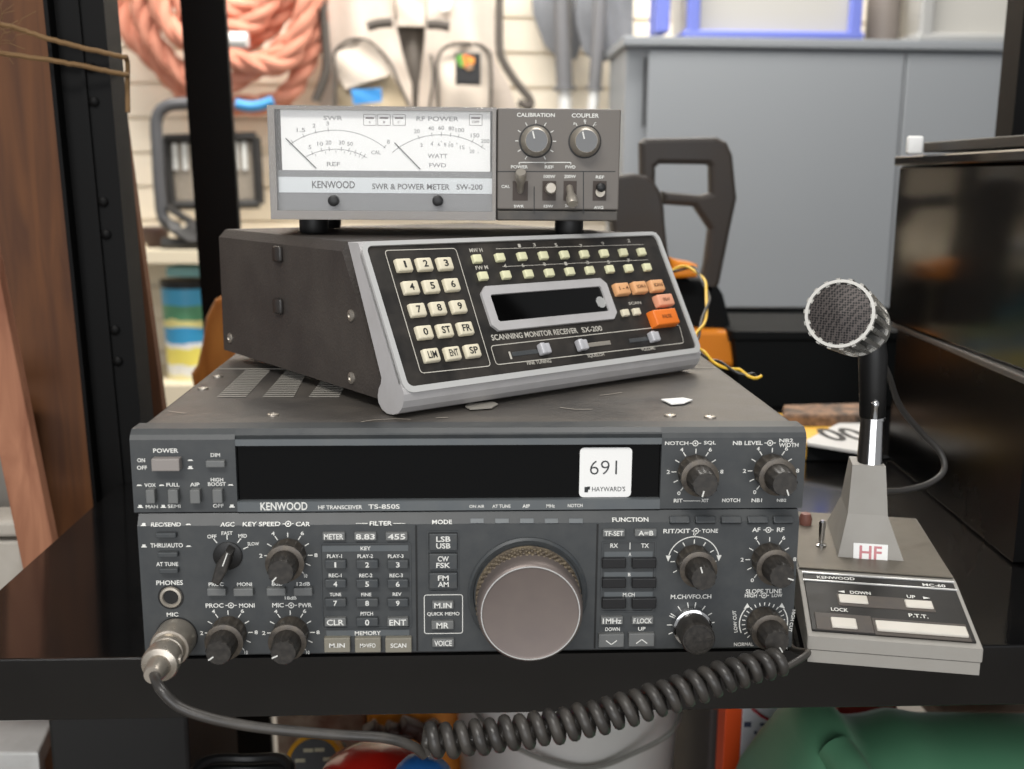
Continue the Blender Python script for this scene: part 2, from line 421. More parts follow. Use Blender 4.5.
g = G()   # upper panel lettering
for t, a in (('POWER', (98, 84, 172, 97)), ('DIM', (268, 98, 296, 109)), ('ON', (51, 113, 74, 125)), ('OFF', (50, 135, 80, 147)), ('VOX', (72, 187, 106, 198)), ('FULL', (137, 186, 176, 197)),
             ('AIP', (207, 185, 235, 196)), ('HIGH', (268, 171, 305, 182)), ('BOOST', (260, 184, 313, 195)), ('MAN', (76, 251, 112, 261)), ('SEMI', (141, 250, 179, 260)), ('OFF', (275, 248, 306, 259))):
    PU.TC(g, t, A_, *a)
for t, a in (('NOTCH', (281, 63, 350, 74)), ('SQL', (396, 62, 432, 74)), ('NB LEVEL', (482, 62, 570, 74)), ('NB2', (619, 55, 660, 66)), ('WIDTH', (618, 68, 676, 80)),
             ('RIT', (307, 233, 333, 244)), ('XIT', (388, 233, 410, 243)), ('NOTCH', (450, 232, 503, 243)), ('NB1', (537, 232, 568, 243)), ('NB2', (612, 233, 640, 242))):
    PU.TC(g, t, C_, *a)
p = PU.uv(C_(335, 239)); q = PU.uv(C_(386, 239)); g.line(p, q, .0003, .0002, PU.M)
ring_icon(PU, g, C_, 371, 69, 34); ring_icon(PU, g, C_, 592, 68, 34)
icons(PU, g, A_, [(208, 119, 0), (208, 140, 1), (57, 193, 0), (123, 193, 0), (327, 192, 0), (60, 255, 1), (128, 255, 1), (331, 254, 1)])
K['notch'] = PU.uv((695, 471.7)); K['nb'] = PU.uv((771, 470.7))
for k in ('notch', 'nb'): ticks(g, PU, *K[k], .0094, .0118, A11+[207, 235], labels=LB+[None, '0'])
g.build('lettering', WHITEINK, uppp)
g = G()
PB = Panel(I4, (0, .0026, 0), (1, 0, 0), (0, -1, 0))
PB.TC(g, 'KENWOOD', A_, 415, 243, 554, 267); PB.TC(g, 'HF TRANSCEIVER', A_, 586, 252, 716, 264); PB.TC(g, 'TS-850S', A_, 734, 249, 827, 263)
for t, a in (('ON AIR', (205, 251, 250, 260)), ('AT TUNE', (273, 250, 327, 260)), ('AIP', (362, 249, 384, 260)), ('MHz', (433, 249, 458, 259)), ('NOTCH', (496, 248, 540, 258))):
    PB.TC(g, t, B_, *a)
g.build('lettering', WHITEINK, uppp)

# buttons
def cb(P, cr, r, h, m_, legend=None, **k):
    a = cr(r[0], r[1]); b = cr(r[2], r[3]); return btn(P, RAD, k.pop('name', 'button'), (a[0], a[1], b[0], b[1]), h, m_, legend, **k)
cb(PU, A_, (92, 116, 175, 152), .005, KEYTAUPE, name='power_button', lab='wide taupe power button')
cb(PU, A_, (253, 121, 309, 141), .003, KEYGREY)
for r in ((76, 207, 102, 248), (141, 207, 171, 248), (206, 207, 236, 248), (273, 206, 302, 247)): cb(PU, A_, r, .004, KEYGREY)
for r in ((105, 335, 165, 350), (110, 392, 170, 407), (115, 440, 171, 455)): cb(PL, A_, r, .003, KEYDARK)
for r in ((257, 499, 312, 521), (335, 499, 393, 522), (433, 498, 489, 521), (513, 497, 568, 521)): cb(PL, A_, r, .003, KEYGREY)
for t, x0, x1 in (('METER', 598, 665), ('8.83', 692, 758), ('455', 785, 850)): cb(PL, A_, (x0, 333, x1, 357), .002, KEYGREY, t, lsize=(.85, .85))
cols = ((605, 668), (698, 763), (790, 852))
for y0, y1, ls in ((415, 441, '123'), (472, 498, '456'), (529, 554, '789')):
    for (x0, x1), t in zip(cols, ls): cb(PL, A_, (x0, y0, x1, y1), .0025, KEYDARK, t, lsize=(.8, .75))
for (x0, x1), t, mm in zip(cols, ('CLR', '0', 'ENT'), (KEYGREY, KEYDARK, KEYGREY)): cb(PL, A_, (x0, 586, x1, 611), .0025, mm, t, lsize=(.8, .85))
for (x0, x1), t in zip(((603, 680), (694, 771), (784, 862)), ('M.IN', 'M\u25b8VFO', 'SCAN')):
    cb(PL, A_, (x0, 645, x1, 688), .003, KEYWARM, t.replace('\u25b8', '>'), lsize=(.6, .38), lab='warm grey memory key')
for y0, y1, t in ((337, 387, ['LSB', 'USB']), (396, 444, ['CW', 'FSK']), (453, 500, ['FM', 'AM'])): cb(PL, B_, (86, y0, 170, y1), .002, KEYDARK, t, lsize=(.5, .8))
for r, t in (((95, 537, 159, 560), 'M.IN'), ((93, 595, 159, 620), 'MR'), ((95, 648, 160, 672), 'VOICE')): cb(PL, B_, r, .002, KEYGREY, t, lsize=(.8, .85))
for r, t in (((97, 325, 163, 346), 'TF-SET'), ((192, 324, 257, 345), 'A=B')): cb(PL, C_, r, .002, KEYGREY, t, lsize=(.85, .85))
DEEP = mat('deep_black_key', (30, 30, 31), .3)
for y0, y1 in ((410, 440), (469, 498), (528, 559)):
    for x0, x1 in ((95, 166), (184, 256)): cb(PL, C_, (x0, y0, x1, y1), .0025, DEEP, name='selector_button')
for r, t in (((92, 583, 157, 606), '1MHz'), ((183, 583, 247, 605), 'F.LOCK')): cb(PL, C_, r, .002, KEYGREY, t, lsize=(.85, .85))
for r, s in (((85, 634, 160, 673), -1), ((174, 632, 250, 671), 1)):
    o = cb(PL, C_, r, .0025, KEYGREY, name='arrow_button'); a = C_((r[0]+r[2])/2, (r[1]+r[3])/2+4); u, v = PL.uv(a, .0026); k = G()
    k.poly([(u-.0028, v-.0010*s), (u, v+.0012*s), (u+.0028, v-.0010*s)], .0005, .0027, PL.M); k.build('key_legend', WHITEINK, o)
for x0, x1 in ((208, 248), (281, 322), (355, 396), (428, 468), (500, 541)):
    cb(PS, B_, (x0, 291, x1, 305), .0004, PANEL2, name='indicator_lamp', bev=.0001)
for x0, x1 in ((296, 355), (372, 431), (448, 508), (527, 587), (603, 661)):
    cb(PS, C_, (x0, 283, x1, 304), .002, KEYDARK, name='slot_button')

# knobs
def ribs(n, seg, d, hmin=-1, hmax=1e9):
    def f(i, r, h):
        if h < hmin or h > hmax: return 1
        return 1-d*(.5+.5*math.cos(2*PI*i*n/seg))
    return f
def dual_knob():
    g = G(); g.lathe([(.0088, -.001), (.0088, .0035), (.0086, .0095), (.0093, .0098), (.0093, .0118), (.0072, .0123)], seg=72, rib=ribs(12, 72, .09, .001, .0096))
    a = g.build('knob', KNOBR)
    g = G(); g.lathe([(.0066, .0118), (.0070, .0125), (.0064, .0225), (.0058, .0232), (0, .0232)], seg=72, rib=ribs(12, 72, .10, .0126, .0226))
    b = g.build('knob_cap', KNOB, a)
    g = G(); g.box((0, .0045, .0233), (.0006, .003, .0004)); c = g.build('pointer_line', WHITEINK, b)
    return a, [b, c]
dk, dkc = dual_knob(); first = True
for k, P, rot in (('key', PL, 2.4), ('proc', PL, 2.2), ('micpwr', PL, 2.0), ('rit', PL, .3), ('af', PL, -1.9), ('slope', PL, -2.6), ('notch', PU, 2.9), ('nb', PU, -2.8)):
    if first: a, (b, c) = dk, dkc; first = False
    else:
        a = dk.copy(); COL.objects.link(a); b = dkc[0].copy(); COL.objects.link(b); b.parent = a; c = dkc[1].copy(); COL.objects.link(c); c.parent = b
        # keep three levels below the radio to a minimum: pointer belongs to the cap mesh level
    a.parent = RAD; a.matrix_local = P.M @ Matrix.Translation((*K[k], 0)) @ Matrix.Rotation(rot, 4, 'Z')
    c.parent = a
g = G(); g.lathe([(.0102, -.001), (.0102, .004), (.0098, .005), (.0080, .0055)], seg=48); M_ = PL.M @ Matrix.Translation((*K['mch'], 0))
kk = g.build('knob_skirt', CHROME, RAD); kk.matrix_local = M_; kk['label'] = 'silver knob skirt'
g = G(); g.lathe([(.0086, .004), (.0084, .017), (.0078, .018), (.0070, .018), (.0068, .0174), (0, .0174)], seg=72, rib=ribs(18, 72, .05, .0045, .0168))
g.box((.0062, 0, .0178), (.003, .0006, .0006)); kk = g.build('knob', KNOB, RAD); kk.matrix_local = M_ @ Matrix.Rotation(.05, 4, 'Z')
# AGC lever switch
g = G(); g.lathe([(.0071, -.001), (.0071, .0008), (.0064, .0012), (0, .0012)], seg=40); M_ = PL.M @ Matrix.Translation((*K['agc'], 0))
kk = g.build('switch_disc', BLACK, RAD); kk.matrix_local = M_
g = G(); g.prism([(-.0022, -.0115), (.0018, -.0120), (.0030, -.004), (.0022, .0055), (-.0012, .0062), (-.0030, -.002)], .001, .0105, b=.0008)
kk = g.build('lever_knob', KNOB, RAD); kk.matrix_local = M_ @ Matrix.Rotation(-.38, 4, 'Z')
k2 = G(); k2.box((.0002, .002, .0107), (.0005, .007, .0004)); k2.build('pointer_line', WHITEINK, kk)
# main tuning dial
MDu = PL.uv((527.5, 594)); M_ = PL.M @ Matrix.Translation((*MDu, 0))
g = G(); g.lathe([(.0300, -.001), (.0300, .0012), (.0288, .0022), (.0272, .0016), (.0268, .0004)], seg=80); kk = g.build('dial_recess_ring', KEYDARK, RAD); kk.matrix_local = M_
g = G(); g.lathe([(.0256, .0003), (.0262, .003), (.0254, .0045), (.0250, .0130)], seg=160, rib=lambda i, r, h: 1-.022*(i % 2) if .0035 < h else 1)
for q in range(4):
    pass
dial = g.build('tuning_dial', DIALR, RAD); dial.matrix_local = M_; dial['label'] = 'large taupe metal tuning dial'
g = G()
for j in range(4):
    h = .0045+j*.0028
    for i in range(56):
        a = 2*PI*(i+.5*(j % 2))/56; g.box((.0253*math.cos(a), .0253*math.sin(a), h+.0008), (.0017, .0017, .0019), .0004, Matrix.Translation((0, 0, 0)), seg=1)
g.build('rubber_grip', DIALR, dial)
g = G(); g.lathe([(.0250, .0125), (.0258, .0133), (.0256, .0200), (.0251, .0228), (.0243, .0238), (.0236, .0241), (.0230, .0237), (.0226, .0236), (0, .0236)], seg=96)
g.build('dial_face', DIALM, dial)
g = G(); n_ = 96
g.ringprism([(.0238*math.cos(2*PI*i/n_), .0238*math.sin(2*PI*i/n_)) for i in range(n_)], [(.0233*math.cos(2*PI*i/n_), .0233*math.sin(2*PI*i/n_)) for i in range(n_)], .0236, .0243)
g.build('bright_rim', ALUB, dial)
# phones jack
M_ = PL.M @ Matrix.Translation((*PL.uv((171, 597)), 0))
g = G(); g.lathe([(.0036, -.004), (.0036, .0006), (.0040, .0012), (.0051, .0010), (.0055, .0003), (.0055, -.001)], M_, seg=36); g.build('phones_jack', SATIN, RAD)
g = G(); g.lathe([(.0037, .0001), (0, .0001)], M_, seg=24); g.build('jack_hole', BLACK, RAD)
g = G(); g.lathe([(.0064, -.001), (.0064, .0001), (.0055, .00015)], M_, seg=36); g.build('jack_surround', BLACK, RAD)
MICM = PL.M @ Matrix.Translation((*PL.uv((177, 636.5)), 0))
g = G(); g.lathe([(.0103, -.001), (.0103, .0006), (0, .0006)], MICM, seg=40); g.build('microphone_socket', BLACK, RAD)
# price sticker
u0, u1, v0, v1 = PB.rc(579.5, 447.5, 631, 497)
g = G(); st = Panel(I4, (0, .0058, 0), (1, 0, 0), (0, -1, 0)); u0, u1, v0, v1 = st.rc(579.5, 447.5, 631.5, 497)
g.prism(rrect(u1-u0, v1-v0, .0022, (u0+u1)/2, (v0+v1)/2), -.0002, .0002, st.M); stk = g.build('price_sticker', PAPER, RAD); stk['label'] = 'white square sticker reading 691'
OFF = -.012; g = G(); st.T(g, '691', 590, 460.5, 617, 474.5, .0004); OFF = 0.; st.TC(g, "HAYWARD'S", B_, 568, 197, 666, 211, .0004)
a = st.uv(B_(545, 197), .0004); b = st.uv(B_(564, 215), .0004)
g.box(((a[0]+b[0])/2-.0006, (a[1]+b[1])/2, .0003), (.0018, .0028, .0001), 0, st.M); g.box(((a[0]+b[0])/2+.0006, (a[1]+b[1])/2+.0008, .0003), (.0012, .0016, .0001), 0, st.M)
g.build('lettering', mat('sticker_ink', (45, 48, 50), .6), stk); OFF = .018
# vents, seam and screws on the cover
PT = Panel(I4, (0, 0, .1246), (1, 0, 0), (0, 0, 1))
VENT = mat('vent_grille', (146, 142, 134), .5)
g = G()
for q in ((245, 270, 246.5, 217.6), (286, 308, 294, 263), (329, 352, 339.5, 309)):
    uA, vA = PT.uv((q[0], 371)); uB, _ = PT.uv((q[1], 371)); uD, vD = PT.uv((q[3], 397)); uC, _ = PT.uv((q[2], 397))
    nn = 16
    for i in range(nn):
        t = i/(nn-1); g.rect(uA+(uD-uA)*t, uB+(uC-uB)*t, vA+(vD-vA)*t-.0011, vA+(vD-vA)*t+.0011, .00035, PT.M, .0003)
g.build('vent_slots', VENT, RAD)
g = G(); v = PT.uv((230, 369))[1]; g.rect(.004, W-.004, v-.0004, v+.0004, .0002, PT.M, .0004); g.build('cover_seam', VENT, RAD)
for px in ((218, 377), (203, 389), (273, 415.5), (670, 416), (710, 417.5)):
    u, v = PT.uv(px); g = G(); g.lathe([(.0032, -.0005), (.0030, .0008), (.0012, .0013), (.001, .0008), (0, .0008)], PT.M @ Matrix.Translation((u, v, 0)), seg=16); g.build('screw', SCREW, RAD)
for x, y in ((.035, .045), (.295, .045), (.035, .27), (.295, .27)):
    g = G(); g.lathe([(.011, 0), (.012, .002), (.012, .0125)], MT(x, y, 0), seg=24); g.build('rubber_foot', BLACK, RAD)
# scuffs (real scratches through the paint)
g = G()
for pts in ([(361, 422.5), (375, 420.5), (395, 419.5), (411, 420)], [(436, 418.5), (448, 418)], [(168, 411.5), (178, 413), (186, 413.8)], [(600, 396), (612, 394.5), (622, 393)], [(560, 408), (575, 410), (592, 410)]):
    g.poly([PT.uv(p) for p in pts], .0009, .0004, PT.M)
g.build('scratches', mat('bare_scratch', (168, 160, 148), .6), RAD)

for nm, quad, lab in (('paper_scrap', ((661, 401), (671, 406), (684, 405), (692.5, 401.5), (683, 399.5)), 'small torn white scrap on the transceiver cover, to the right of the scanner'),
                      ('tape_scrap', ((465, 408), (470, 405.5), (493, 403.5), (498, 406), (492, 409.5), (470, 411)), 'flattened grey scrap of tape on the transceiver cover, below the scanner keypad')):
    g = G(); pts = [PT.uv(p) for p in quad]; g.prism(pts[::-1], .0006, .0012, PT.M)
    tag(g.build(nm, PAPER if nm[0] == 'p' else mat('grey_tape', (150, 146, 138), .6)), lab, 'scrap')

# =================================================================== SCANNING RECEIVER
SY = .622
SCN = thing('scanning_receiver', 'brown-black scanning receiver with silver framed keypad face, set askew on the big transceiver', 'radio', (.1304, .0244, .125), SY)
SM = Matrix.Translation((.1304, .0244, .125)) @ Matrix.Rotation(SY, 4, 'Z')
SW, SD, SH, SS, SZ = .2214, .2265, .0866, .0423, .0131
PF = Panel(SM, (0, 0, SZ), (1, 0, 0), (0, -(SH-SZ), SS))
FL = math.hypot(SH-SZ, SS)
g = G()
ch = .005; hi = SH-.0006
sec = [(.002, .006), (SW-.002, .006), (SW-.002, hi-ch), (SW-.002-ch, hi), (.002+ch, hi), (.002, hi-ch)]
n = len(sec); vs = [(x, .022+(z-.006)*SS/(SH-SZ)-.002, z) for x, z in sec]+[(x, SD, z) for x, z in sec]
g.add(vs, [tuple(range(n)), tuple(range(2*n-1, n-1, -1))]+[(i, (i+1) % n, n+(i+1) % n, n+i) for i in range(n)])
g.build('case', SCAN, SCN)
t = .0135
prof = [(0, SZ), (.0004, .0095), (.002, .0058), (.0055, .0025), (.0105, .0008), (.0165, .0004), (.0215, .0018), (.0248, .0048), (.0255, .0085), (.0242, .0125), (.0222, .0152), (.0215, .0185),
        (.0215+(SH-.0185)*SS/(SH-SZ)-.0075, SH), (SS, SH)]
g = G(); g.prism(prof, 0, SW, MX)
g.build('bezel', ALU, SCN)
g = G()
o_ = rrect(SW, FL, .006, SW/2, FL/2, 6); i_ = rrect(SW-.0062, FL-.0058, .0036, SW/2, FL/2+.0004, 6)
g.ringprism(o_, i_, -.002, .0016, PF.M); g.build('silver_rim', ALUB, SCN)
g = G(); g.prism(rrect(SW-.006, FL-.0056, .0036, SW/2, FL/2+.0004, 6), -.001, .0004, PF.M); face = g.build('control_face', FACEB, SCN)
def crop(x0, y0, s): return lambda x, y: (x0+x/s, y0+y/s)
D_ = crop(200, 210, 3.657); E_ = crop(440, 210, 3.657)
SILK = mat('silk_grey', (190, 186, 176), .6)
g = G()
def wire(P, g, pts, w=.0005, n=.0006, closed=True):
    q = [Vector(P.uv(p, n)) for p in pts]; out = []
    for i, c in enumerate(q):
        if not closed and i in (0, len(q)-1): out.append(c); continue
        a = q[i-1]; b = q[(i+1) % len(q)]; r = .0022
        p1 = c+(a-c).normalized()*r; p2 = c+(b-c).normalized()*r
        for k in range(5):
            s = k/4; out.append(p1*(1-s)**2+c*2*s*(1-s)+p2*s*s)
    g.poly(out, w, n, P.M, closed)
wire(PF, g, [D_(675, 148), D_(935, 140), E_(186, 570), D_(808, 597)])
wire(PF, g, [E_(185, 497), E_(875, 420), E_(892, 486), E_(206, 566)])
wire(PF, g, [E_(205, 142), E_(745, 126)], .0003, closed=False); wire(PF, g, [E_(228, 207), E_(760, 182)], .0003, closed=False)
PF.TL(g, 'SCANNING MONITOR RECEIVER', E_(188, 467), E_(502, 440), .0034, .0006); PF.TL(g, 'SX-200', E_(518, 439), E_(592, 432), .0034, .0006)
PF.TL(g, 'FINE TUNING', E_(318, 560), E_(406, 551), .0022, .0006); PF.TL(g, 'SQUELCH', E_(540, 535), E_(600, 528), .0022, .0006); PF.TL(g, 'VOLUME', E_(735, 510), E_(786, 504), .0022, .0006)
PF.TL(g, 'MW H', E_(108, 148), E_(155, 146), .0024, .0006); PF.TL(g, 'FW M', E_(130, 212), E_(175, 209), .0024, .0006)
for i, (x, y) in enumerate(((290, 130), (345, 127), (424, 128), (516, 131), (595, 122), (690, 112), (238, 204), (303, 202), (382, 198), (460, 196), (540, 192), (616, 190), (690, 184))):
    PF.TL(g, str((i*2) % 9+1), E_(x-5, y), E_(x+5, y), .0022, .0006)
PF.TL(g, 'SCAN', E_(690, 342), E_(735, 338), .0018, .0006)
u, v = PF.uv(E_(255, 533)); g.rect(u-.0006, u+.0006, v-.0022, v+.0022, .0006, PF.M)
g.build('lettering', SILK, face)
def key(px, w, h, hgt, m_, legend=None, name='key', ink=BLACKINK, lw=.6, lh=.5, lab=None, bev=.0009):
    u, v = PF.uv(px, hgt); g = G(); g.box((u, v, hgt/2), (w, h, hgt), bev, PF.M, seg=3, taper=.9); o = g.build(name, m_, SCN)
    if lab: o['label'] = lab
    if legend:
        k = G(); ww = w*.9*lw if len(legend) > 1 else h*(.16 if legend == '1' else .36); k.text(legend, u-ww/2, u+ww/2, v-h*lh/2, v+h*lh/2, hgt+.0002, PF.M); k.build('key_legend', ink, o)
    return o
rows = [((750, 198), (825, 195), (900, 193)), ((775, 280), (850, 276), (925, 270)), ((800, 362), (875, 356), (950, 350)), ((825, 444), (900, 437), (975, 430)), ((850, 528), (928, 521), (1001, 512))]
lg = [('1', '2', '3'), ('4', '5', '6'), ('7', '8', '9'), ('0', 'ST', 'FR'), ('LIM', 'ENT', 'SP')]
for r, l in zip(rows, lg):
    for p, t_ in zip(r, l): key(D_(*p), .0102, .0079, .0032, CREAM, t_, 'keypad_key', lab='cream keypad key')
for px in [(140, 175), (224, 170), (305, 166), (383, 163), (460, 160), (533, 158), (605, 155), (675, 152), (742, 150), (162, 238), (246, 234), (328, 230), (405, 226), (480, 221), (553, 217), (626, 213), (695, 210), (762, 206)]:
    key(E_(*px), .0064, .0052, .0028, CHAN, None, 'channel_button', bev=.0006)
for px, t_ in (((672, 285), '1 - 4'), ((736, 279), 'SCAN A'), ((798, 273), 'SCAN B')): key(E_(*px), .0120, .0082, .0042, PEACH, t_, lw=.7, lh=.28, ink=mat('brown_ink', (90, 50, 25), .6), lab='peach coloured key')
key(E_(828, 326), .0148, .0082, .0050, PINKK, 'DELAY', lw=.45, lh=.25, ink=mat('brown_ink', (90, 50, 25)), lab='salmon pink key')
key(E_(830, 388), .0218, .0112, .0062, ORANGEK, 'PAUSE', lw=.4, lh=.22, ink=mat('brown_ink', (90, 50, 25)), name='pause_key', lab='large bright orange key')
for px in ((682, 373), (723, 369)): key(E_(*px), .0060, .0046, .0026, CREAM, None, 'channel_button', bev=.0006)
# display
c4 = [PF.uv(E_(*p), .002) for p in ((143, 275), (602, 253), (655, 393), (196, 446))]
u0 = (c4[0][0]+c4[3][0])/2; u1 = (c4[1][0]+c4[2][0])/2; v1 = (c4[0][1]+c4[1][1])/2; v0 = (c4[2][1]+c4[3][1])/2
def cham(u0, u1, v0, v1, c): return [(u0+c, v0), (u1-c, v0), (u1, v0+c), (u1, v1-c), (u1-c, v1), (u0+c, v1), (u0, v1-c), (u0, v0+c)]
g = G(); g.ringprism(cham(u0, u1, v0, v1, .0038), cham(u0+.0055, u1-.0055, v0+.0052, v1-.0052, .001), .0003, .0022, PF.M)
dfr = g.build('display_frame', ALU, SCN); dfr['label'] = 'silver chamfered display frame'
g = G(); g.box(((u0+u1)/2, (v0+v1)/2, .0006), (u1-u0-.01, v1-v0-.0095, .0006), 0, PF.M); g.build('display_window', GLASSB, SCN)
g = G(); u, v = PF.uv(E_(588, 337), .001); Mr = PF.M @ Matrix.Translation((u, v, .001))
for i in range(7):
    x = -.003+i*.001; hh = math.sqrt(max(0, .0036**2-x*x)); g.box((x, 0, 0), (.0006, hh*2, .0006), 0, Mr @ Matrix.Rotation(.2, 4, 'Z'))
g.build('striped_dot', ALUB, SCN)
for a, b, kn in (((262, 528), (372, 517), (384, 505)), ((540, 494), (622, 487), (522, 491)), ((690, 479), (760, 472), (786, 461))):
    ua, va = PF.uv(E_(*a)); ub, vb = PF.uv(E_(*b)); g = G(); g.box(((ua+ub)/2, (va+vb)/2, .0004), (ub-ua, .0026, .0006), .0002, PF.M); g.build('slider_slot', SATIN if a[0] == 540 else KEYDARK, SCN)
    u, v = PF.uv(E_(*kn), .004); g = G(); g.box((u-.0012, v, .0028), (.0034, .0066, .0046), .0008, PF.M, seg=3); g.box((u+.0022, v, .0024), (.0042, .0060, .0038), .0008, PF.M, seg=3); g.build('slider_knob', mat('slider_silver', (196, 196, 200), .35, .2), SCN)
# side screws and rubber bumpers on the left flank
PSd = Panel(SM, (.002, 0, 0), (0, -1, 0), (-1, 0, 0))
for px in ((351.3, 315.5), (230.3, 338), (351.8, 378)):
    u, v = PSd.uv(px); g = G(); g.lathe([(.0034, -.0005), (.0032, .0008), (.0014, .0013), (.001, .0006), (0, .0006)], PSd.M @ Matrix.Translation((u, v, 0)), seg=18); g.build('screw', SCREW, SCN)
for px in ((279.5, 254), (280, 306)):
    u, v = PSd.uv(px); g = G(); g.box((u, v, .0012), (.010, .0095, .0034), .0016, PSd.M, seg=3); g.build('rubber_bumper', mat('bumper', (44, 41, 39), .4), SCN)
for x, y in ((.03, .20), (.19, .20)):
    g = G(); g.lathe([(.008, .0002), (.008, .0065)], MT(x, y, 0), seg=20); g.build('rubber_foot', BLACK, SCN)

# =================================================================== SWR METER
MK = (.142+.4948)/(.0786+.4948)
mx0 = .1594+(.0585-.1594)*MK; mz = .2452+(.223-.2452)*MK; mw = .1854*MK; mh = .0587*MK; my = .142; zt = .125+SH
MET = thing('swr_power_meter', 'grey twin-scale meter unit with white dials and two knobs, topmost of the stack', 'meter', (mx0, my, zt))
MM = Matrix.Translation((mx0, my, zt)); fz = mz-zt
PM = Panel(MM, (0, 0, fz), (1, 0, 0), (0, -1, 0))
MCASE = mat('meter_case', (58, 56, 54), .45, .2, .2); MFACE = mat('meter_face', (106, 101, 96), .5, .1, .12, (130, 122, 112), 80); MTRIM = mat('meter_trim', (104, 100, 96), .32, .6, .2)
MGREY = mat('meter_grey', (112, 113, 114), .5)
F6 = crop(260, 90, 4.267); H7 = crop(440, 90, 4.267)
xs = PM.uv(H7(238, 300))[0]
g = G(); g.box((mw/2, .060, fz+mh/2), (mw, .116, mh), .0015); g.build('case', MCASE, MET)
g = G(); g.ringprism([(0, 0), (xs, 0), (xs, mh), (0, mh)], [(.0040, .0052), (xs-.0022, .0052), (xs-.0022, mh-.0022), (.0040, mh-.0022)], -.002, .0055, PM.M)
g.build('meter_frame', MTRIM, MET)
g = G(); g.box(((xs+mw)/2+.0003, (mh+.0065)/2, .0022), (mw-xs-.001, mh-.0065-.0004, .006), .0008, PM.M); cp = g.build('control_panel', MFACE, MET)
g = G(); g.box(((xs+mw)/2+.0003, .003, .001), (mw-xs-.001, .006, .006), .0008, PM.M); g.build('lower_trim', MCASE, MET)
def prc(r, cr=F6, n=0.):
    a = cr(r[0], r[1]); b = cr(r[2], r[3]); return PM.rc(a[0], a[1], b[0], b[1], n)
u0, u1, v0, v1 = prc((92, 78, 982, 348)); dial_v0 = v0
g = G(); g.rect(u0, u1, v0, v1, .0006, PM.M, .0008); sc = g.build('dial_card', mat('dial_white', (240, 240, 238), .6), MET)
g = G(); u0, u1, v0, v1 = prc((78, 345, 995, 520)); g.rect(u0, u1, v0, v1, .0008, PM.M, .0012); g.build('name_plate', MGREY, MET)
g = G(); u0, u1, v0, v1 = prc((82, 374, 993, 440)); g.rect(u0, u1, v0, v1, .0016, PM.M, .0006); ns = g.build('name_strip', mat('strip_silver', (205, 210, 212), .45), MET)
g = G(); pn = .0020
PM.TC(g, 'KENWOOD', F6, 222, 388, 405, 420, pn); PM.TC(g, 'SWR & POWER METER', F6, 478, 400, 810, 425, pn); PM.TC(g, 'SW-200', F6, 838, 402, 950, 426, pn); g.build('lettering', mat('strip_ink', (80, 80, 82), .6), ns)
g = G(); pn = .0011
for t_, a in (('SWR', (270, 110, 352, 129)), ('RF POWER', (667, 113, 848, 133)), ('WATT', (715, 272, 800, 291)), ('FWD', (722, 312, 795, 330)), ('REF', (285, 307, 342, 325))): PM.TC(g, t_, F6, *a, pn)
def ell(g, c, R, a0, a1, sy=1., w=.0004, k=30):
    cu, cv = PM.uv(F6(*c), pn); r = PM.uv(F6(c[0]+R, c[1]), pn)[0]-cu
    pts = [(cu+r*math.cos(math.radians(a0+(a1-a0)*i/k)), cv+r*sy*math.sin(math.radians(a0+(a1-a0)*i/k))) for i in range(k+1)]
    g.poly(pts, w, pn, PM.M); return cu, cv, r
def sticks(g, c, R, angs, labs, dr=.0016, sy=1.):
    cu, cv = PM.uv(F6(*c), pn); r = PM.uv(F6(c[0]+R, c[1]), pn)[0]-cu
    for a, l in zip(angs, labs):
        t = math.radians(a); x, y = math.cos(t), math.sin(t)*sy; g.line((cu+(r-.0008)*x, cv+(r-.0008)*y), (cu+(r+dr)*x, cv+(r+dr)*y), .0004, pn, PM.M)
        if l: q = r+dr+.0024; w = .0011*len(l); g.text(l, cu+q*x-w/1.3, cu+q*x+w/1.3, cv+q*y-.0012, cv+q*y+.0012, pn, PM.M)
cL = (330, 520)
ell(g, cL, 340, 125, 52); ell(g, cL, 262, 120, 60); sticks(g, cL, 340, [122, 113, 104, 95, 53], ['', '1.5', '2', '3', '8']); sticks(g, cL, 262, [112, 103, 96, 85, 78, 72, 67, 63], ['5', '10', '20', '30', '50', '', '', ''])
sticks(g, cL, 262, [110, 100, 90, 82, 76, 71, 67, 64], ['']*8, -.002); PM.TC(g, 'CAL', F6, 475, 258, 515, 275, pn)
cR = (775, 520)
ell(g, cR, 320, 130, 55); sticks(g, cR, 320, [107, 97, 90, 83, 77, 66, 58], ['20', '40', '60', '80', '100', '150', '200']); sticks(g, cR, 295, [107, 97, 90, 83, 77, 66, 58], ['']*7, .0001)
for i, (x, y, t_) in enumerate(((690, 235, '2'), (733, 230, '4'), (763, 232, '6'), (790, 233, '8'), (815, 236, '10'), (863, 245, '15'), (905, 262, '20'))): PM.TC(g, t_, F6, x-5*len(t_), y-8, x+5*len(t_), y+8, pn)
g.build('lettering', GREYINK, sc)
g = G()
for x0, x1 in ((442, 495), (502, 556), (567, 620), (893, 948)):
    u0, u1, v0, v1 = prc((x0, 104, x1, 151), F6, pn); g.poly(rrect(u1-u0, v1-v0, .0004, (u0+u1)/2, (v0+v1)/2, 2), .0003, pn, PM.M, True)
    u0, u1, v0, v1 = prc((x0+8, 116, x1-8, 123), F6, pn); g.rect(u0, u1, v0, v1, pn, PM.M)
for t_, x in (('A', 468), ('B', 530), ('C', 592)): PM.TC(g, t_, F6, x-4, 132, x+4, 142, pn)
PM.TC(g, 'OFF', F6, 905, 131, 936, 142, pn)
g.build('lamp_windows', mat('lamp_ink', (96, 86, 84), .6), sc)
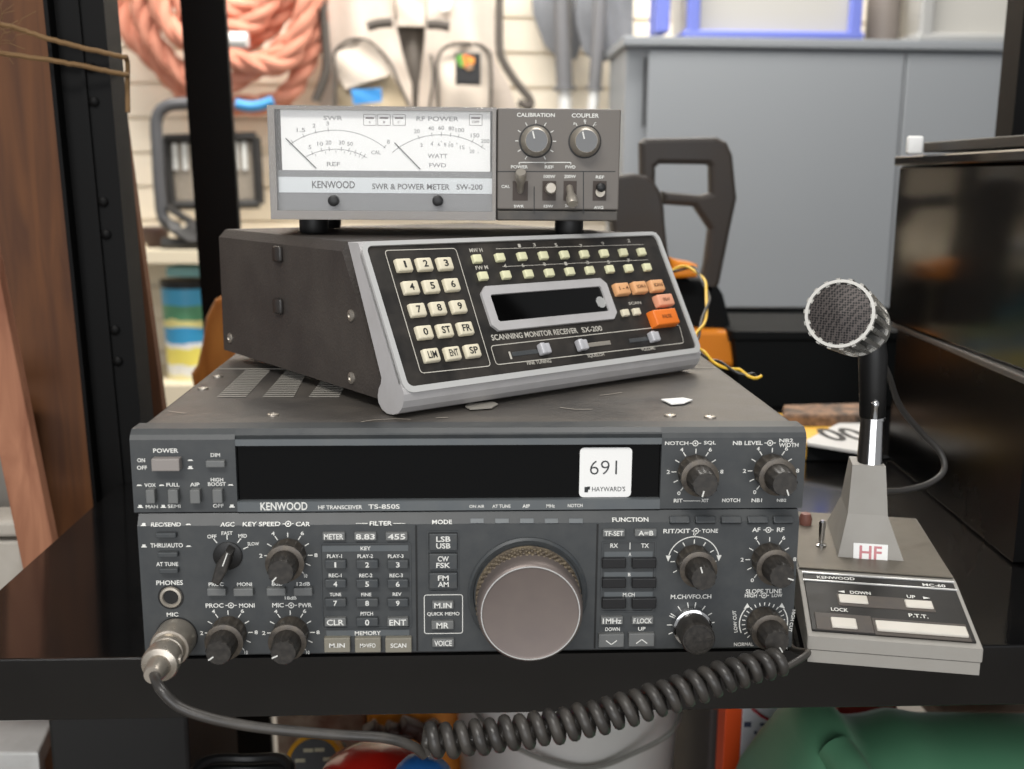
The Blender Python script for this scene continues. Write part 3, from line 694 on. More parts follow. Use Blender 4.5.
for a, b in (((110, 206), (240, 334)), ((574, 225), (684, 338))):
    p = PM.uv(F6(*a), .002); q = PM.uv(F6(*b), .002); g = G(); g.tube([PM.M @ Vector((*p, .0022)), PM.M @ Vector((*q, .0022))], .00028, 6); g.build('needle', BLACK, MET)
for px in ((316, 472), (759, 472)):
    u, v = PM.uv(F6(*px), .003); g = G(); g.lathe([(.0032, .001), (.0032, .0070), (.0026, .0074), (0, .0074)], PM.M @ Matrix.Translation((u, v, 0)), seg=18); g.build('screw', BLACK, MET)
CLR = bpy.data.materials.new('clear_acrylic'); CLR.use_nodes = True; b_ = CLR.node_tree.nodes['Principled BSDF']
b_.inputs['Base Color'].default_value = (1, 1, 1, 1); b_.inputs['Roughness'].default_value = .05; b_.inputs['Alpha'].default_value = .07
g = G(); g.box((xs/2, mh/2, .0058), (xs-.0004, mh-.0006, .0012), .0004, PM.M); g.build('clear_cover', CLR, MET)
# control panel
pn = .0054
g = G()
for t_, a in (('CALIBRATION', (328, 98, 490, 115)), ('COUPLER', (562, 100, 678, 118)), ('A', (568, 137, 577, 149)), ('B', (614, 126, 624, 138)), ('C', (657, 138, 667, 150)), ('POWER', (303, 321, 375, 335)), ('REF', (447, 322, 485, 335)), ('FWD', (535, 322, 578, 335)),
              ('100W', (443, 362, 492, 376)), ('200W', (530, 362, 580, 376)), ('REF', (665, 365, 700, 378)), ('CAL', (262, 405, 298, 418)), ('SWR', (315, 490, 358, 502)), ('15W', (443, 490, 483, 502)), ('20W', (533, 488, 572, 500)), ('AVG', (657, 495, 697, 508))):
    PM.TC(g, t_, H7, *a, pn)
for c, an in (((408, 218), list(range(-60, 241, 30))), ((618, 220), (62, 90, 118))):
    cu, cv = PM.uv(H7(*c), pn); ticks(g, PM, cu, cv, .0101, .0121, an, .00045, pn)
for a, b in (((338, 309), (558, 309)), ((338, 309), (338, 318)), ((448, 309), (448, 316)), ((558, 309), (558, 318))): g.line(PM.uv(H7(*a), pn), PM.uv(H7(*b), pn), .0005, pn, PM.M)
g.build('lettering', WHITEINK, cp)
g = G()
for a, b in (((245, 348), (748, 348)), ((612, 350), (612, 528)), ((402, 412), (402, 528))): g.line(PM.uv(H7(*a), pn), PM.uv(H7(*b), pn), .0006, pn-.0001, PM.M)
g.build('engraved_line', BLACK, cp)
for c in ((408, 218), (618, 220)):
    cu, cv = PM.uv(H7(*c), .006); M_ = PM.M @ Matrix.Translation((cu, cv, .005))
    g = G(); g.lathe([(.0097, 0), (.0097, .0008), (.0090, .0010)], M_, seg=48); g.build('knob_gasket', BLACK, MET)
    g = G(); g.lathe([(.0089, .0006), (.0088, .003), (.0068, .0090), (.0064, .0094)], M_, seg=48); o = g.build('knob', SATIN, MET)
    g = G(); g.lathe([(.0064, .0088), (.0063, .0096), (0, .0096)], M_, seg=48); g.build('knob_face', MGREY, o)
    g = G(); g.box((-.001, .0036, .0098), (.0008, .0042, .0003), 0, M_ @ Matrix.Rotation(.25, 4, 'Z')); g.build('pointer_line', WHITEINK, o)
for r in ((310, 388, 375, 472), (437, 388, 495, 472), (527, 388, 583, 472), (652, 388, 710, 472)):
    a = H7(r[0], r[1]); b = H7(r[2], r[3]); u0, u1, v0, v1 = PM.rc(a[0], a[1], b[0], b[1], pn)
    g = G(); g.rect(u0, u1, v0, v1, .0053, PM.M, .0003); g.build('switch_slot', mat('slot_brown', (60, 50, 44), .6), MET)
for base, tip in (((343, 430), (345, 350)), ((466, 430), (474, 418)), ((553, 415), (566, 488))):
    p = PM.uv(H7(*base), .005); q = PM.uv(H7(*tip), .015); d0 = PM.M @ Vector((*p, .004)); d1 = PM.M @ Vector((*q, .0155)); L = (d1-d0).length
    g = G(); g.lathe([(.0022, 0), (.0022, L*.4), (.0033, L*.62), (.0034, L*.9), (.0028, L), (0, L)], along(d0, d1), seg=20); g.build('toggle_lever', SATIN, MET)
u, v = PM.uv(H7(684, 420), .006); g = G(); g.lathe([(.0026, 0), (.0026, .006), (.0018, .0066), (0, .0066)], PM.M @ Matrix.Translation((u, v+.0006, .005)), seg=20); g.build('push_switch', BLACK, MET)
g = G(); g.lathe([(.0030, 0), (.0028, .0018), (0, .0018)], PM.M @ Matrix.Translation((u, v-.0022, .005)), seg=20); g.build('push_switch', SATIN, MET)
for x, y in ((PM.uv((317, 225))[0]-.004, .016), (PM.uv((575, 225))[0]-.002, .016), (PM.uv((317, 225))[0]-.004, .085), (PM.uv((575, 225))[0]+.004, .085)):
    g = G(); g.lathe([(.0078, 0), (.0088, .002), (.0088, fz+.0005)], MT(x, y, 0), seg=28); g.build('rubber_foot', BLACK, MET)

# =================================================================== DESK MICROPHONE
MY = -.2161
MIC = thing('desk_microphone', 'grey desk microphone with round black grille on a chrome stem, right of the transceiver', 'microphone', (.3349, -.0034, 0), MY)
DM = Matrix.Translation((.3349, -.0034, 0)) @ Matrix.Rotation(MY, 4, 'Z'); DI = DM.inverted()
def loc(px, axis, val):
    o = DI @ CP; d = DI.to_3x3() @ ray(px); t = (val-o[axis])/d[axis]; return o+d*t
MG = mat('mic_grey', (150, 147, 141), .5, 0, .15, (120, 112, 100), 60); MG2 = mat('mic_plate', (112, 106, 96), .45, .35, .3, (88, 80, 70), 30)
BW = .0845
g = G(); g.prism([(.0006, .004), (.0006, .0106), (.003, .011), (.003, .012), (.168, .012), (.168, .004)], .0008, BW-.0008, MX); g.build('base_tray', MG, MIC)
g = G(); g.prism([(0, .0112), (0, .0183), (.003, .0188), (.0602, .0300), (.168, .0312), (.170, .029), (.170, .0112)], 0, BW, MX, b=.0006); g.build('base', [MG], MIC)
g = G(); g.box((BW/2, .1155, .0311), (BW-.002, .104, .0006), 0, MT(0, 0, 0)); g.build('top_plate', MG2, MIC)
al = math.atan2(.0300-.0188, .0572)
PK = Panel(DM, (0, .003, .0189), (1, 0, 0), (0, -math.sin(al), math.cos(al)))
Gc = crop(780, 500, 4.197)
g = G(); g.box((BW/2, .0285, .0004), (BW-.005, .0545, .0012), .0004, PK.M); kp = g.build('control_panel', mat('mic_black', (20, 19, 18), .4, 0, .25, (70, 65, 58), 70, spec=.25), MIC)
g = G(); g.box((BW/2, .0555, .0012), (BW-.004, .0012, .0008), 0, PK.M); g.box((BW/2, .0478, .0012), (BW-.004, .0010, .0008), 0, PK.M); g.build('trim_line', ALUB, kp)
g = G(); PK.TL(g, 'KENWOOD', Gc(155, 323), Gc(313, 331), .0028, .0014); PK.TL(g, 'MC-60', Gc(598, 355), Gc(694, 361), .0028, .0014)
PK.TL(g, 'DOWN', Gc(294, 387), Gc(380, 392), .0030, .0014); PK.TL(g, 'UP', Gc(532, 404), Gc(568, 407), .0030, .0014); PK.TL(g, 'LOCK', Gc(214, 457), Gc(286, 463), .0032, .0014); PK.TL(g, 'P.T.T.', Gc(540, 483), Gc(622, 490), .0032, .0014)
for x, y, s in ((258, 384, -1), (614, 411, 1)):
    u, v = PK.uv(Gc(x, y), .0014); g.add([(u-.0016*s, v-.0012, .0014), (u-.0016*s, v+.0012, .0014), (u+.002*s, v, .0014)], [(0, 1, 2)], PK.M)
g.build('lettering', WHITEINK, kp)
def mkey(x0, x1, y0l, y1l, dy, h, m_, name, lab=None):
    a = PK.uv(Gc(x0, (y0l+y1l)/2), h); b = PK.uv(Gc(x1, (y0l+y1l)/2+dy), h); t0 = PK.uv(Gc(x0+10, y0l), h); t1 = PK.uv(Gc(x0+10, y1l), h)
    g = G(); hh = abs(t0[1]-t1[1]); g.box(((a[0]+b[0])/2, (a[1]+b[1])/2, h/2+.0006), (b[0]-a[0], hh, h), .0006, PK.M); o = g.build(name, m_, MIC)
    if lab: o['label'] = lab
KW = mat('mic_key_white', (205, 200, 190), .35, 0, .1)
WELL = mat('mic_well', (62, 56, 52), .5, 0, .4, (110, 100, 90), 90)
mkey(240, 648, 392, 440, 36, .0008, WELL, 'key_well'); mkey(148, 390, 472, 542, 20, .0008, WELL, 'key_well'); mkey(390, 795, 492, 560, 40, .0008, WELL, 'key_well')
mkey(247, 368, 396, 428, 8, .0016, KW, 'mic_button', 'white down button'); mkey(525, 642, 418, 448, 10, .0016, KW, 'mic_button', 'white up button')
mkey(215, 322, 492, 532, 8, .0018, KW, 'lock_button', 'white lock button'); mkey(402, 788, 502, 540, 36, .0022, KW, 'talk_bar', 'long white talk bar')
# column
def frus(g, secs):
    vs = []; fs = []
    for (xc, y0, y1, w, z) in secs: vs += [(xc-w/2, y0, z), (xc+w/2, y0, z), (xc+w/2*.92, y1, z), (xc-w/2*.92, y1, z)]
    for j in range(len(secs)-1):
        for i in range(4): k = (i+1) % 4; fs.append((j*4+i, j*4+k, j*4+4+k, j*4+4+i))
    fs += [(3, 2, 1, 0), tuple(len(secs)*4-4+i for i in range(4))]
    return g.add(vs, fs)
g = G(); frus(g, [(.0430, .0845, .150, .0366, .0312), (.0405, .0900, .126, .0222, .0562), (.0396, .0925, .112, .0184, .0848)]); col = g.build('column', MG, MIC)
# HF sticker on the sloping column front
PH = Panel(DM, (.0430, .0843, .0312), (1, 0, 0), (0, -(.0562-.0312), .0055))
g = G(); a = PH.uv(Gc(308, 215), .0003); b = PH.uv(Gc(452, 226), .0003); hh = .0100
g.box(((a[0]+b[0])/2, (a[1]+b[1])/2, .0003), (b[0]-a[0], hh, .0003), 0, PH.M); hs = g.build('paper_label', PAPER, MIC); hs['label'] = 'small white label reading HF in red outline'
g = G(); cu, cv = (a[0]+b[0])/2, (a[1]+b[1])/2; g.text('HF', cu-.0062, cu+.0062, cv-.0038, cv+.0038, .0006, PH.M); g.build('lettering', mat('pink_ink', (196, 130, 135), .6), hs)
tb = loc((869.5, 467), 1, .1005); tt = loc((872.5, 417), 1, .1040)
L = (tt-tb).length; g = G(); g.lathe([(.0078, -.0006), (.0074, .001), (.0066, L-.002), (.0072, L-.0018), (.0072, L), (0, L)], along(tb, tt), seg=36); g.build('chrome_stem', CHROME, MIC)
hf = loc((839.5, 313.6), 1, .062); hb = loc((859.5, 327), 1, .106)
HM = along(hf, hb); HL = (hb-hf).length
hold_top = loc((873, 342), 1, .100)
g = G(); d_ = hold_top-tt; g.lathe([(.0062, -.0005), (.0074, .001), (.0076, .018), (.0082, d_.length-.008), (.0070, d_.length), (0, d_.length)], along(tt, hold_top), seg=28); g.build('swivel_holder', BLACK, MIC)
g = G(); g.lathe([(.0022, 0), (.0022, .007), (.0026, .0082), (.0024, .0100), (.0012, .0115), (0, .0118)], MT(tt.x-.0005, tt.y-.0078, tt.z+.0005), seg=16); g.build('clamp_screw', CHROME, MIC)
Rh = (loc((875.5, 313.6), 1, .062)-hf).length; HC = HL
g = G(); n_ = 56
c1 = [(Rh*math.cos(2*PI*i/n_), Rh*math.sin(2*PI*i/n_)) for i in range(n_)]; c2 = [((Rh-.0016)*math.cos(2*PI*i/n_), (Rh-.0016)*math.sin(2*PI*i/n_)) for i in range(n_)]
g.ringprism(c1, c2, -.0004, .0024, HM); g.build('front_ring', SATIN if 0 else mat('ring_silver', (224, 222, 216), .3, .4), MIC)
gm = bpy.data.materials.new('grille_mesh'); gm.use_nodes = True; nt = gm.node_tree; b_ = nt.nodes['Principled BSDF']; b_.inputs['Roughness'].default_value = .45; b_.inputs['Metallic'].default_value = .4
tc_ = nt.nodes.new('ShaderNodeTexCoord'); vo = nt.nodes.new('ShaderNodeTexVoronoi'); vo.inputs['Scale'].default_value = 760; vo.inputs['Randomness'].default_value = .25
cr_ = nt.nodes.new('ShaderNodeValToRGB'); cr_.color_ramp.elements[0].color = (.006, .006, .006, 1); cr_.color_ramp.elements[1].color = lin((78, 72, 70)); cr_.color_ramp.elements[0].position = .35; cr_.color_ramp.elements[1].position = .55
nt.links.new(tc_.outputs['Object'], vo.inputs['Vector']); nt.links.new(vo.outputs['Distance'], cr_.inputs[0]); nt.links.new(cr_.outputs[0], b_.inputs['Base Color'])
g = G(); g.lathe([(0, -.0006), (.009, 0), (Rh-.0014, .0012)], HM, seg=56); g.build('grille', gm, MIC)
HB = mat('head_metal', (196, 194, 188), .26, .65, .25, (120, 114, 104), 120)
g = G(); g.lathe([(.0158, .002), (.0160, HC-.004), (.0145, HC-.002)], HM, seg=56); g.build('inner_basket', BLACK, MIC)
g = G()
for i in range(18):
    a = 2*PI*i/18; Mi = HM @ Matrix.Rotation(a, 4, 'Z')
    g.prism([(Rh-.0024, .0006), (Rh+.0010, .0006), (Rh+.0010, .004), (Rh-.0006, HC-.005), (Rh-.0034, HC-.005)], -.0011, .0011, Mi @ Matrix(((1, 0, 0, 0), (0, 0, 1, 0), (0, 1, 0, 0), (0, 0, 0, 1))))
g.build('cage_ribs', HB, MIC)
g = G(); g.lathe([(Rh-.0030, HC-.0075), (Rh-.0006, HC-.0073), (Rh-.0008, HC-.002), (Rh-.0022, HC+.001), (Rh-.0030, HC+.0016), (Rh-.0032, HC+.004), (Rh-.0022, HC+.0042), (Rh-.0024, HC+.0062), (Rh-.0070, HC+.012), (0, HC+.014)], HM, seg=56); g.build('head_shell', HB, MIC)
# toggle lever at the rear left, and feet
p = loc((821, 545), 2, .032); p.x = max(p.x, .004)
g = G(); g.lathe([(.0032, -.0006), (.0032, .001), (.0015, .0016), (.0013, .006)], MT(p.x, p.y, .0314), seg=18); g.lathe([(.0017, .004), (.0021, .015), (.0012, .016), (0, .016)], MT(p.x, p.y, .0314), seg=18); g.build('toggle_switch', CHROME, MIC)
g = G(); rd = loc((818, 520), 2, .036); g.lathe([(.0038, 0), (.0042, .004), (.003, .0075), (0, .008)], MT(.012, .142, .031), seg=20); g.build('red_knob', mat('dull_red', (132, 88, 78), .5), MIC)
for x, y in ((.012, .035), (BW-.012, .055), (.012, .15), (BW-.012, .15)):
    g = G(); g.lathe([(.005, 0), (.005, .0042)], MT(x, y, 0), seg=16); g.build('rubber_foot', BLACK, MIC)
def spline(pts, n=12):
    pts = [Vector(p) for p in pts]; P = [pts[0]*2-pts[1]]+pts+[pts[-1]*2-pts[-2]]; out = []
    for i in range(1, len(P)-2):
        for k in range(n):
            t = k/n; a, b, c, d = P[i-1:i+3]
            out.append(.5*((2*b)+(c-a)*t+(2*a-5*b+4*c-d)*t*t+(3*b-a-3*c+d)*t**3))
    out.append(pts[-1]); return out
g = G(); cpts = [loc((874, 345), 1, .112), loc((888, 374), 1, .125), loc((900, 406), 1, .145), loc((922, 433), 1, .160), loc((940, 452), 1, .165), loc((944, 470), 1, .160), loc((930, 483), 1, .150), loc((905, 490), 1, .135), Vector((.048, .118, .062))]
g.tube(spline(cpts), .0019, 10); g.build('thin_cable', mat('cable_grey', (52, 50, 48), .45), MIC)

# =================================================================== COILED CORD
CABLE = mat('cable_rubber', (52, 50, 48), .32, 0, .4, (96, 90, 82), 60)
CORD = thing('coiled_microphone_cord', 'thick grey coiled cord plugged into the transceiver and hanging along the shelf edge', 'cord', (0, 0, 0))
CONN = mat('nickel_plug', (186, 178, 166), .26, .7, .3, (112, 102, 88), 130)
g = G(); g.lathe([(.0060, -.002), (.0098, .0004), (.0098, .0125), (.0092, .0140), (.0080, .0142), (.0078, .0150), (.0078, .0185), (.0070, .0190)], MICM, seg=48, rib=None)
pl = g.build('plug', CONN, CORD)
g = G(); g.lathe([(.0072, .0180), (.0072, .0225), (.0086, .0232), (.0088, .0300), (.0082, .0315), (.0056, .0325), (.0048, .0400), (.0040, .0420), (0, .0420)], MICM, seg=40)
g.box((.0082, .0010, .0275), (.0030, .0034, .0044), .0008, MICM); g.build('strain_relief', CONN, CORD)
e0 = MICM @ Vector((0, 0, .0400)); e1 = MICM @ Vector((0, -.002, .047))
YC = -.044
path = [e0]+[onY(x, y, yy) for x, y, yy in ((160, 688, -.052), (178, 706, -.055), (204, 716.5, -.056), (237, 724, -.055), (276, 729.5, -.054), (339, 735, -.052), (385, 738, -.049), (412, 746, -.046), (424, 755, -.042))]
g = G(); g.tube(spline(path, 8), .0024, 12); g.build('straight_cable', CABLE, CORD)
# coil centre line
cen = [onY(x, y, yy) for x, y, yy in ((424, 741, YC), (460, 739, YC), (517, 732, YC), (568, 724, -.043), (610, 714, -.042), (650, 702, -.040), (695, 687, -.037), (736, 673, -.034), (762, 666, -.031), (781, 661, -.028))]
cs = spline(cen, 24); acc = [0]
for i in range(1, len(cs)): acc.append(acc[-1]+(cs[i]-cs[i-1]).length)
LT = acc[-1]; turns = 25; N_ = turns*18; pts = []; j = 0
for i in range(N_+1):
    s = LT*i/N_
    while j < len(acc)-2 and acc[j+1] < s: j += 1
    t = (s-acc[j])/(acc[j+1]-acc[j]); c = cs[j].lerp(cs[j+1], t); d = (cs[j+1]-cs[j]).normalized()
    u_ = Vector((0, 0, 1)); u_ = (u_-d*u_.dot(d)).normalized(); w_ = d.cross(u_)
    k = s/LT; R = .0056*(1-.22*max(0, (k-.75)/.25)); R *= 1+.06*math.sin(i*.21)
    a = 2*PI*turns*i/N_+PI
    pts.append(c+(u_*math.cos(a)*(R+.0004)+w_*math.sin(a)*R))
g = G(); g.tube(pts, .00275, 10)
end = spline([pts[-1], Vector((.3318, -.014, .014)), Vector((.3324, .012, .0045)), Vector((.3322, .05, .003)), Vector((.3322, .09, .003))], 8)
g.build('coil', CABLE, CORD)
g = G(); g.tube(end, .0017, 10); g.build('cable_tail', CABLE, CORD)

# =================================================================== YELLOW AND BLACK TWISTED WIRE
g = G(); YW = mat('yellow_wire', (236, 190, 52), .4)
base = spline([onY(x, y, yy) for x, y, yy in ((668, 272, .40), (690, 267, .39), (703, 280, .36), (708, 300, .33), (702, 325, .28), (696, 340, .25), (702, 352, .235), (716, 362, .225), (735, 370, .215), (750, 375, .21), (760, 377, .21))], 10)
for ph, mi in ((0, 0), (2*PI/3*1.5, 1)):
    pts = []
    for i, p in enumerate(base):
        a = i*.32+ph; pts.append(p+Vector((math.cos(a)*.0013, math.sin(a)*.0013, math.sin(a)*.0013)))
    g.cur = mi; g.tube(pts, .0011, 8)
tag(g.build('twisted_wire', [YW, BLACK]), 'loose yellow and black twisted wire hanging over the transceiver at the scanner right edge', 'wire')

# =================================================================== RACKS AND SHELF
GLOSS = mat('gloss_black', (9, 9, 10), .10, 0, .10, (60, 56, 50), 7, spec=.5, coat=.3)
STEELB = mat('black_steel', (6, 6, 6), .5, 0, .1, (26, 23, 20), 20, spec=.15)
FRONT = .021; ZF = -.9
RACK = thing('shelving_rack', 'black metal rack whose glossy shelf carries the radios', 'rack', (.5, .2, ZF))
def kid(g, name, m_, root, **k):
    o = g.build(name, m_, root); o.location = -root.location; return o
g = G(); g.prism([(FRONT, -.0002), (FRONT-.0006, -.0010), (FRONT-.0008, -.034), (FRONT+.004, -.0368), (FRONT+.02, -.0368), (FRONT+.02, -.010), (.385, -.010), (.385, -.030), (.398, -.030), (.398, 0), (FRONT+.001, 0)], -.118, 1.0, MX)
kid(g, 'shelf_board', GLOSS, RACK)
# left end of the front lip runs past the shelf to the corner post
g = G(); g.box((-.32, FRONT+.009, -.0184), (.404, .0204, .0364), .0003); kid(g, 'front_beam', GLOSS, RACK)
g = G(); g.box((-.53, .03, .05), (.05, .05, 1.9), .002); kid(g, 'upright', STEELB, RACK)
g = G(); a = onY(86, 440, .34); b = onY(136, 440, .34)
ln = .026; a.x += .005; b.x += .005
MXZ0 = Matrix(((1, 0, 0, 0), (0, 0, 1, 0), (0, 1, 0, 0), (0, 0, 0, 1)))
def leanpost(g, xa, xb, y0, y1, za, zb, zr, ln): g.prism([(xa-ln*(za-zr), za), (xb-ln*(za-zr), za), (xb-ln*(zb-zr), zb), (xa-ln*(zb-zr), zb)], y0, y1, MXZ0)
leanpost(g, a.x, b.x, .3435, .3465, ZF, .9, 0, ln); leanpost(g, b.x-.004, b.x, .3465, .378, ZF, .9, 0, ln); leanpost(g, a.x, a.x+.003, .330, .3435, ZF, .9, 0, ln); leanpost(g, a.x+.019, a.x+.022, .3405, .3435, ZF, .9, 0, ln)
for z in (.10, .125, .20, .225, .30, .325, .40, .425, .5, .525):
    g.lathe([(.004, 0), (.004, .0016), (.002, .003), (0, .003)], MT((a.x+b.x)/2+.006-ln*z, .3432, z, rx=PI/2), seg=10)
kid(g, 'upright', STEELB, RACK)
g = G(); g.box((.98, .035, .05), (.04, .04, 1.9), .002); kid(g, 'upright', STEELB, RACK)
LSH = -.47
g = G(); g.box((.32, .32, LSH-.01), (1.36, .6, .02), .002); kid(g, 'lower_shelf', STEELB, RACK)

REAR = thing('rear_rack', 'second black metal rack standing behind the shelf with the radios', 'rack', (.5, .6, ZF))
g = G(); g.box((.46, .63, -.012), (1.16, .44, .024), .002); kid(g, 'shelf_board', GLOSS, REAR)
a = onY(187, 100, .82); b = onY(231, 100, .82)
g = G(); leanpost(g, a.x, b.x, .819, .831, ZF, .9, a.z, .022); kid(g, 'upright', STEELB, REAR)
a = onY(1006, 100, .44); g = G(); g.box((a.x+.028, .445, .25), (.05, .03, 2.3)); kid(g, 'upright', STEELB, REAR)

# =================================================================== ROOM
WALLC = mat('slatwall_cream', (232, 222, 204), .6)
g = G(); YW_ = 2.6
z0 = onY(150, 120, YW_).z; dz = abs(onY(150, 85, YW_).z-onY(150, 154.3, YW_).z)/2
prof = []; nb0, nb1 = -14, 14
prof = [(YW_+.05, z0+nb0*dz)]
for i in range(nb0, nb1):
    z = z0+i*dz
    prof += [(YW_+.012, z+.0001), (YW_+.012, z+.009), (YW_, z+.009), (YW_, z+dz)]
prof += [(YW_+.05, z0+nb1*dz)]
g.prism(prof, -3.2, 3.6, MX); wl = struct(g.build('wall_back', WALLC)); wl['label'] = 'cream slatwall with horizontal grooves'
g = G(); g.box((0.2, .5, ZF-.02), (7, 5, .04)); struct(g.build('floor', mat('floor_grey', (120, 114, 106), .6, 0, .3, (150, 145, 135), 3)))

def pb(g, x0, y0, x1, y1, Y, D, bev=0., M=None):
    xm, ym = (x0+x1)/2, (y0+y1)/2; xa = onY(x0, ym, Y).x; xb = onY(x1, ym, Y).x; zb = onY(xm, y1, Y).z; za = onY(xm, y0, Y).z
    g.box(((xa+xb)/2, Y+D/2, (za+zb)/2), (xb-xa, D, za-zb), bev); return xa, xb, zb, za
# grey cabinet
CABC = mat('cabinet_grey', (140, 144, 148), .5, .1, .08, (150, 152, 154), 3)
CY = 2.10
CAB = thing('metal_cabinet', 'large pale grey metal cabinet with two doors filling the background right of the stack', 'cabinet', (.9, CY, ZF))
xa = onY(630, 150, CY).x; xt = onY(700, 38, CY).z; xd = onY(700, 50, CY).z; x1 = onY(645, 150, CY).x; x2 = onY(897, 150, CY).x
dw = x2-x1
g = G(); g.box(((xa+x2+dw)/2, CY+.15, (ZF+xt-.01)/2), (x2+dw+.03-xa, .28, xt-.01-ZF), .004); kid(g, 'body', CABC, CAB)
g = G(); g.box(((xa+x2+dw)/2, CY+.15, xt-.011), (x2+dw+.05-xa, .34, .022), .003); kid(g, 'top_panel', CABC, CAB)
for k, (u, w) in enumerate(((x1, x2-.002), (x2+.002, x2+dw))):
    g = G(); g.box(((u+w)/2, CY-.002, (ZF+.05+xd-.004)/2), (w-u, .022, xd-.004-ZF-.05), .003); kid(g, 'door', CABC, CAB)
g = G(); g.box((x1-.006, CY-.004, xd-.10), (.006, .006, .16)); kid(g, 'hinge_slot', BLACK, CAB)
# plastic crates on the cabinet
CLB = mat('cloudy_plastic', (178, 176, 170), .4, 0); BLUEP = mat('blue_plastic', (108, 120, 196), .4); GREYP = mat('grey_plastic', (158, 158, 156), .5)
def crate(name, lab, x0, x1, Ycr, mrim, pillars, D=.3):
    r = thing(name, lab, 'crate', (0, 0, 0), 0, 'crates on the grey cabinet'); a = onY(x0, 20, Ycr).x; b = onY(x1, 20, Ycr).x; c = (a+b)/2; w = b-a; r.location = (c, Ycr+D/2, xt)
    g = G(); g.prism([(-w/2+.03, 0), (w/2-.03, 0), (w/2-.008, .17), (-w/2+.008, .17)], -D/2+.012, D/2, Matrix(((1, 0, 0, 0), (0, 0, 1, 0), (0, 1, 0, 0), (0, 0, 0, 1)))); g.build('tub', CLB, r)
    g = G(); g.box((0, 0, .012), (w, D+.02, .018), .004, seg=3); g.build('base_tray', mrim, r)
    for s in pillars:
        g = G(); g.box((s*(w/2-.022), -D/2, .09), (.030, .02, .15), .004); g.build('clip', mrim, r)
    return r
crate('storage_crate', 'cloudy plastic crate with blue lid and clips on top of the grey cabinet', 684, 864, CY+.02, BLUEP, (-1, 1), .26)
crate('storage_crate', 'cloudy crate with grey base at the right end of the cabinet top', 917, 1062, CY+.02, GREYP, (-1,), .26)
g = G(); pb(g, 657, -40, 671, 32, CY+.03, .10, .004); tag(g.build('blue_bottle', BLUEP), 'narrow blue container at the left edge of the cabinet top', 'container')
g = G(); a = onY(886, 20, CY+.12); g.lathe([(.03, 0), (.042, .012), (.042, .15)], MT(a.x, CY+.14, xt), seg=28); tag(g.build('grey_tub', mat('brown_grey', (120, 112, 106), .5)), 'dark rounded tub between the two crates', 'tub')
# appliance and case at right
SIDE = mat('gloss_side', (10, 10, 10), .09, 0, .12, (50, 44, 36), 6, spec=.45)
CASE = thing('black_case', 'low glossy black case with a pale metal edge behind the microphone on the right', 'case', (.54, .14, 0))
g = G(); q = [(.541, .40), (.519, .14), (.86, .11), (.86, .40)]
g.prism(q, .0006, .120, b=.0015); kid(g, 'body', mat('case_side', (5, 5, 5), .25, 0, .1, (30, 26, 22), 8, spec=.12), CASE)
g = G(); q2 = [(.537, .404), (.515, .136), (.864, .106), (.864, .404)]; g.prism(q2, .1195, .1245, b=.0012); o = kid(g, 'lid_edge', mat('edge_grey', (84, 82, 80), .35, .2), CASE)
APP = thing('black_cabinet', 'tall mirror-black box with an overhanging top standing on the low case at right', 'box', (.54, .14, .1245))
g = G(); g.prism([(.531, .398), (.523, .15), (.85, .12), (.85, .398)], .1251, .258, b=.002); kid(g, 'body', SIDE, APP)
g = G(); g.prism([(.5275, .402), (.517, .14), (.86, .11), (.86, .402)], .2582, .2665, b=.0015); kid(g, 'top', GLOSS, APP)
g = G(); a = onY(957, 150, .3); g.box((a.x+.12, .28, .2725), (.24, .16, .008), .001); tag(g.build('black_tray', BLACK), 'thin black tray lying on the tall black box', 'tray')
g = G(); a = onY(916, 146, .34); g.box((a.x+.001, .345, .2737), (.0125, .006, .0142), .002, seg=3); tag(g.build('white_plug', PAPER), 'tiny white block standing on the left end of the tall black box', 'block')
# black crate behind the radios
BIN = mat('bin_black', (20, 22, 23), .75, 0, .1, (40, 40, 40), 10, spec=.12)
r = thing('black_bin', 'wide black plastic bin behind the microphone and the yellow wire', 'bin', (.47, .72, 0))
xa = onY(733, 360, .62).x; xb = onY(905, 360, .62).x; zt_ = onY(780, 304, .84).z
g = G(); w = xb-xa+.12; g.prism([(-w/2+.012, .001), (w/2-.012, .001), (w/2, zt_-.01), (-w/2, zt_-.01)], -.1, .12, Matrix(((1, 0, 0, 0), (0, 0, 1, 0), (0, 1, 0, 0), (0, 0, 0, 1)))); o = g.build('body', BIN, r)
g = G(); oo = rrect(w+.006, .228, .008); ii = rrect(w-.02, .20, .006); g.ringprism(oo, ii, zt_-.012, zt_-.004, MT(0, .01, 0)); g.build('rim', BIN, r)
r.location = (xa+w/2, .72, 0)
# yellow pack with a white card
r = thing('yellow_pack', 'flat yellow and black mottled pack lying behind the transceiver right corner', 'pack', (.47, .50, 0))
mott = mat('mottled_black', (30, 24, 20), .5, 0, 1., (190, 150, 120), 55); YEL = mat('yellow_pack', (232, 178, 60), .55)
za_ = .0155
g = G(); q = [onZ(x, y, za_) for x, y in ((775, 444), (862, 444), (866, 413), (770, 413))]; g.prism([(p.x, p.y) for p in q], .0005, za_, b=.002); kid(g, 'pack_body', YEL, r)
g = G(); q = [onZ(x, y, za_+.012) for x, y in ((783, 414), (866, 414), (866, 402), (783, 404))]; g.prism([(p.x, p.y) for p in q], .001, za_+.012, b=.004); kid(g, 'mottled_end', mott, r)
r = thing('price_card', 'white card printed with black digits resting on the yellow pack behind the chrome stem', 'card', (.47, .46, za_))
q = [onZ(x, y, .019) for x, y in ((806, 440), (808, 443), (864, 452), (866, 411), (858, 413))]; g = G(); g.prism([(p.x, p.y) for p in q], .0165, .019); kid(g, 'card', mat('card_white', (205, 203, 200), .5), r)
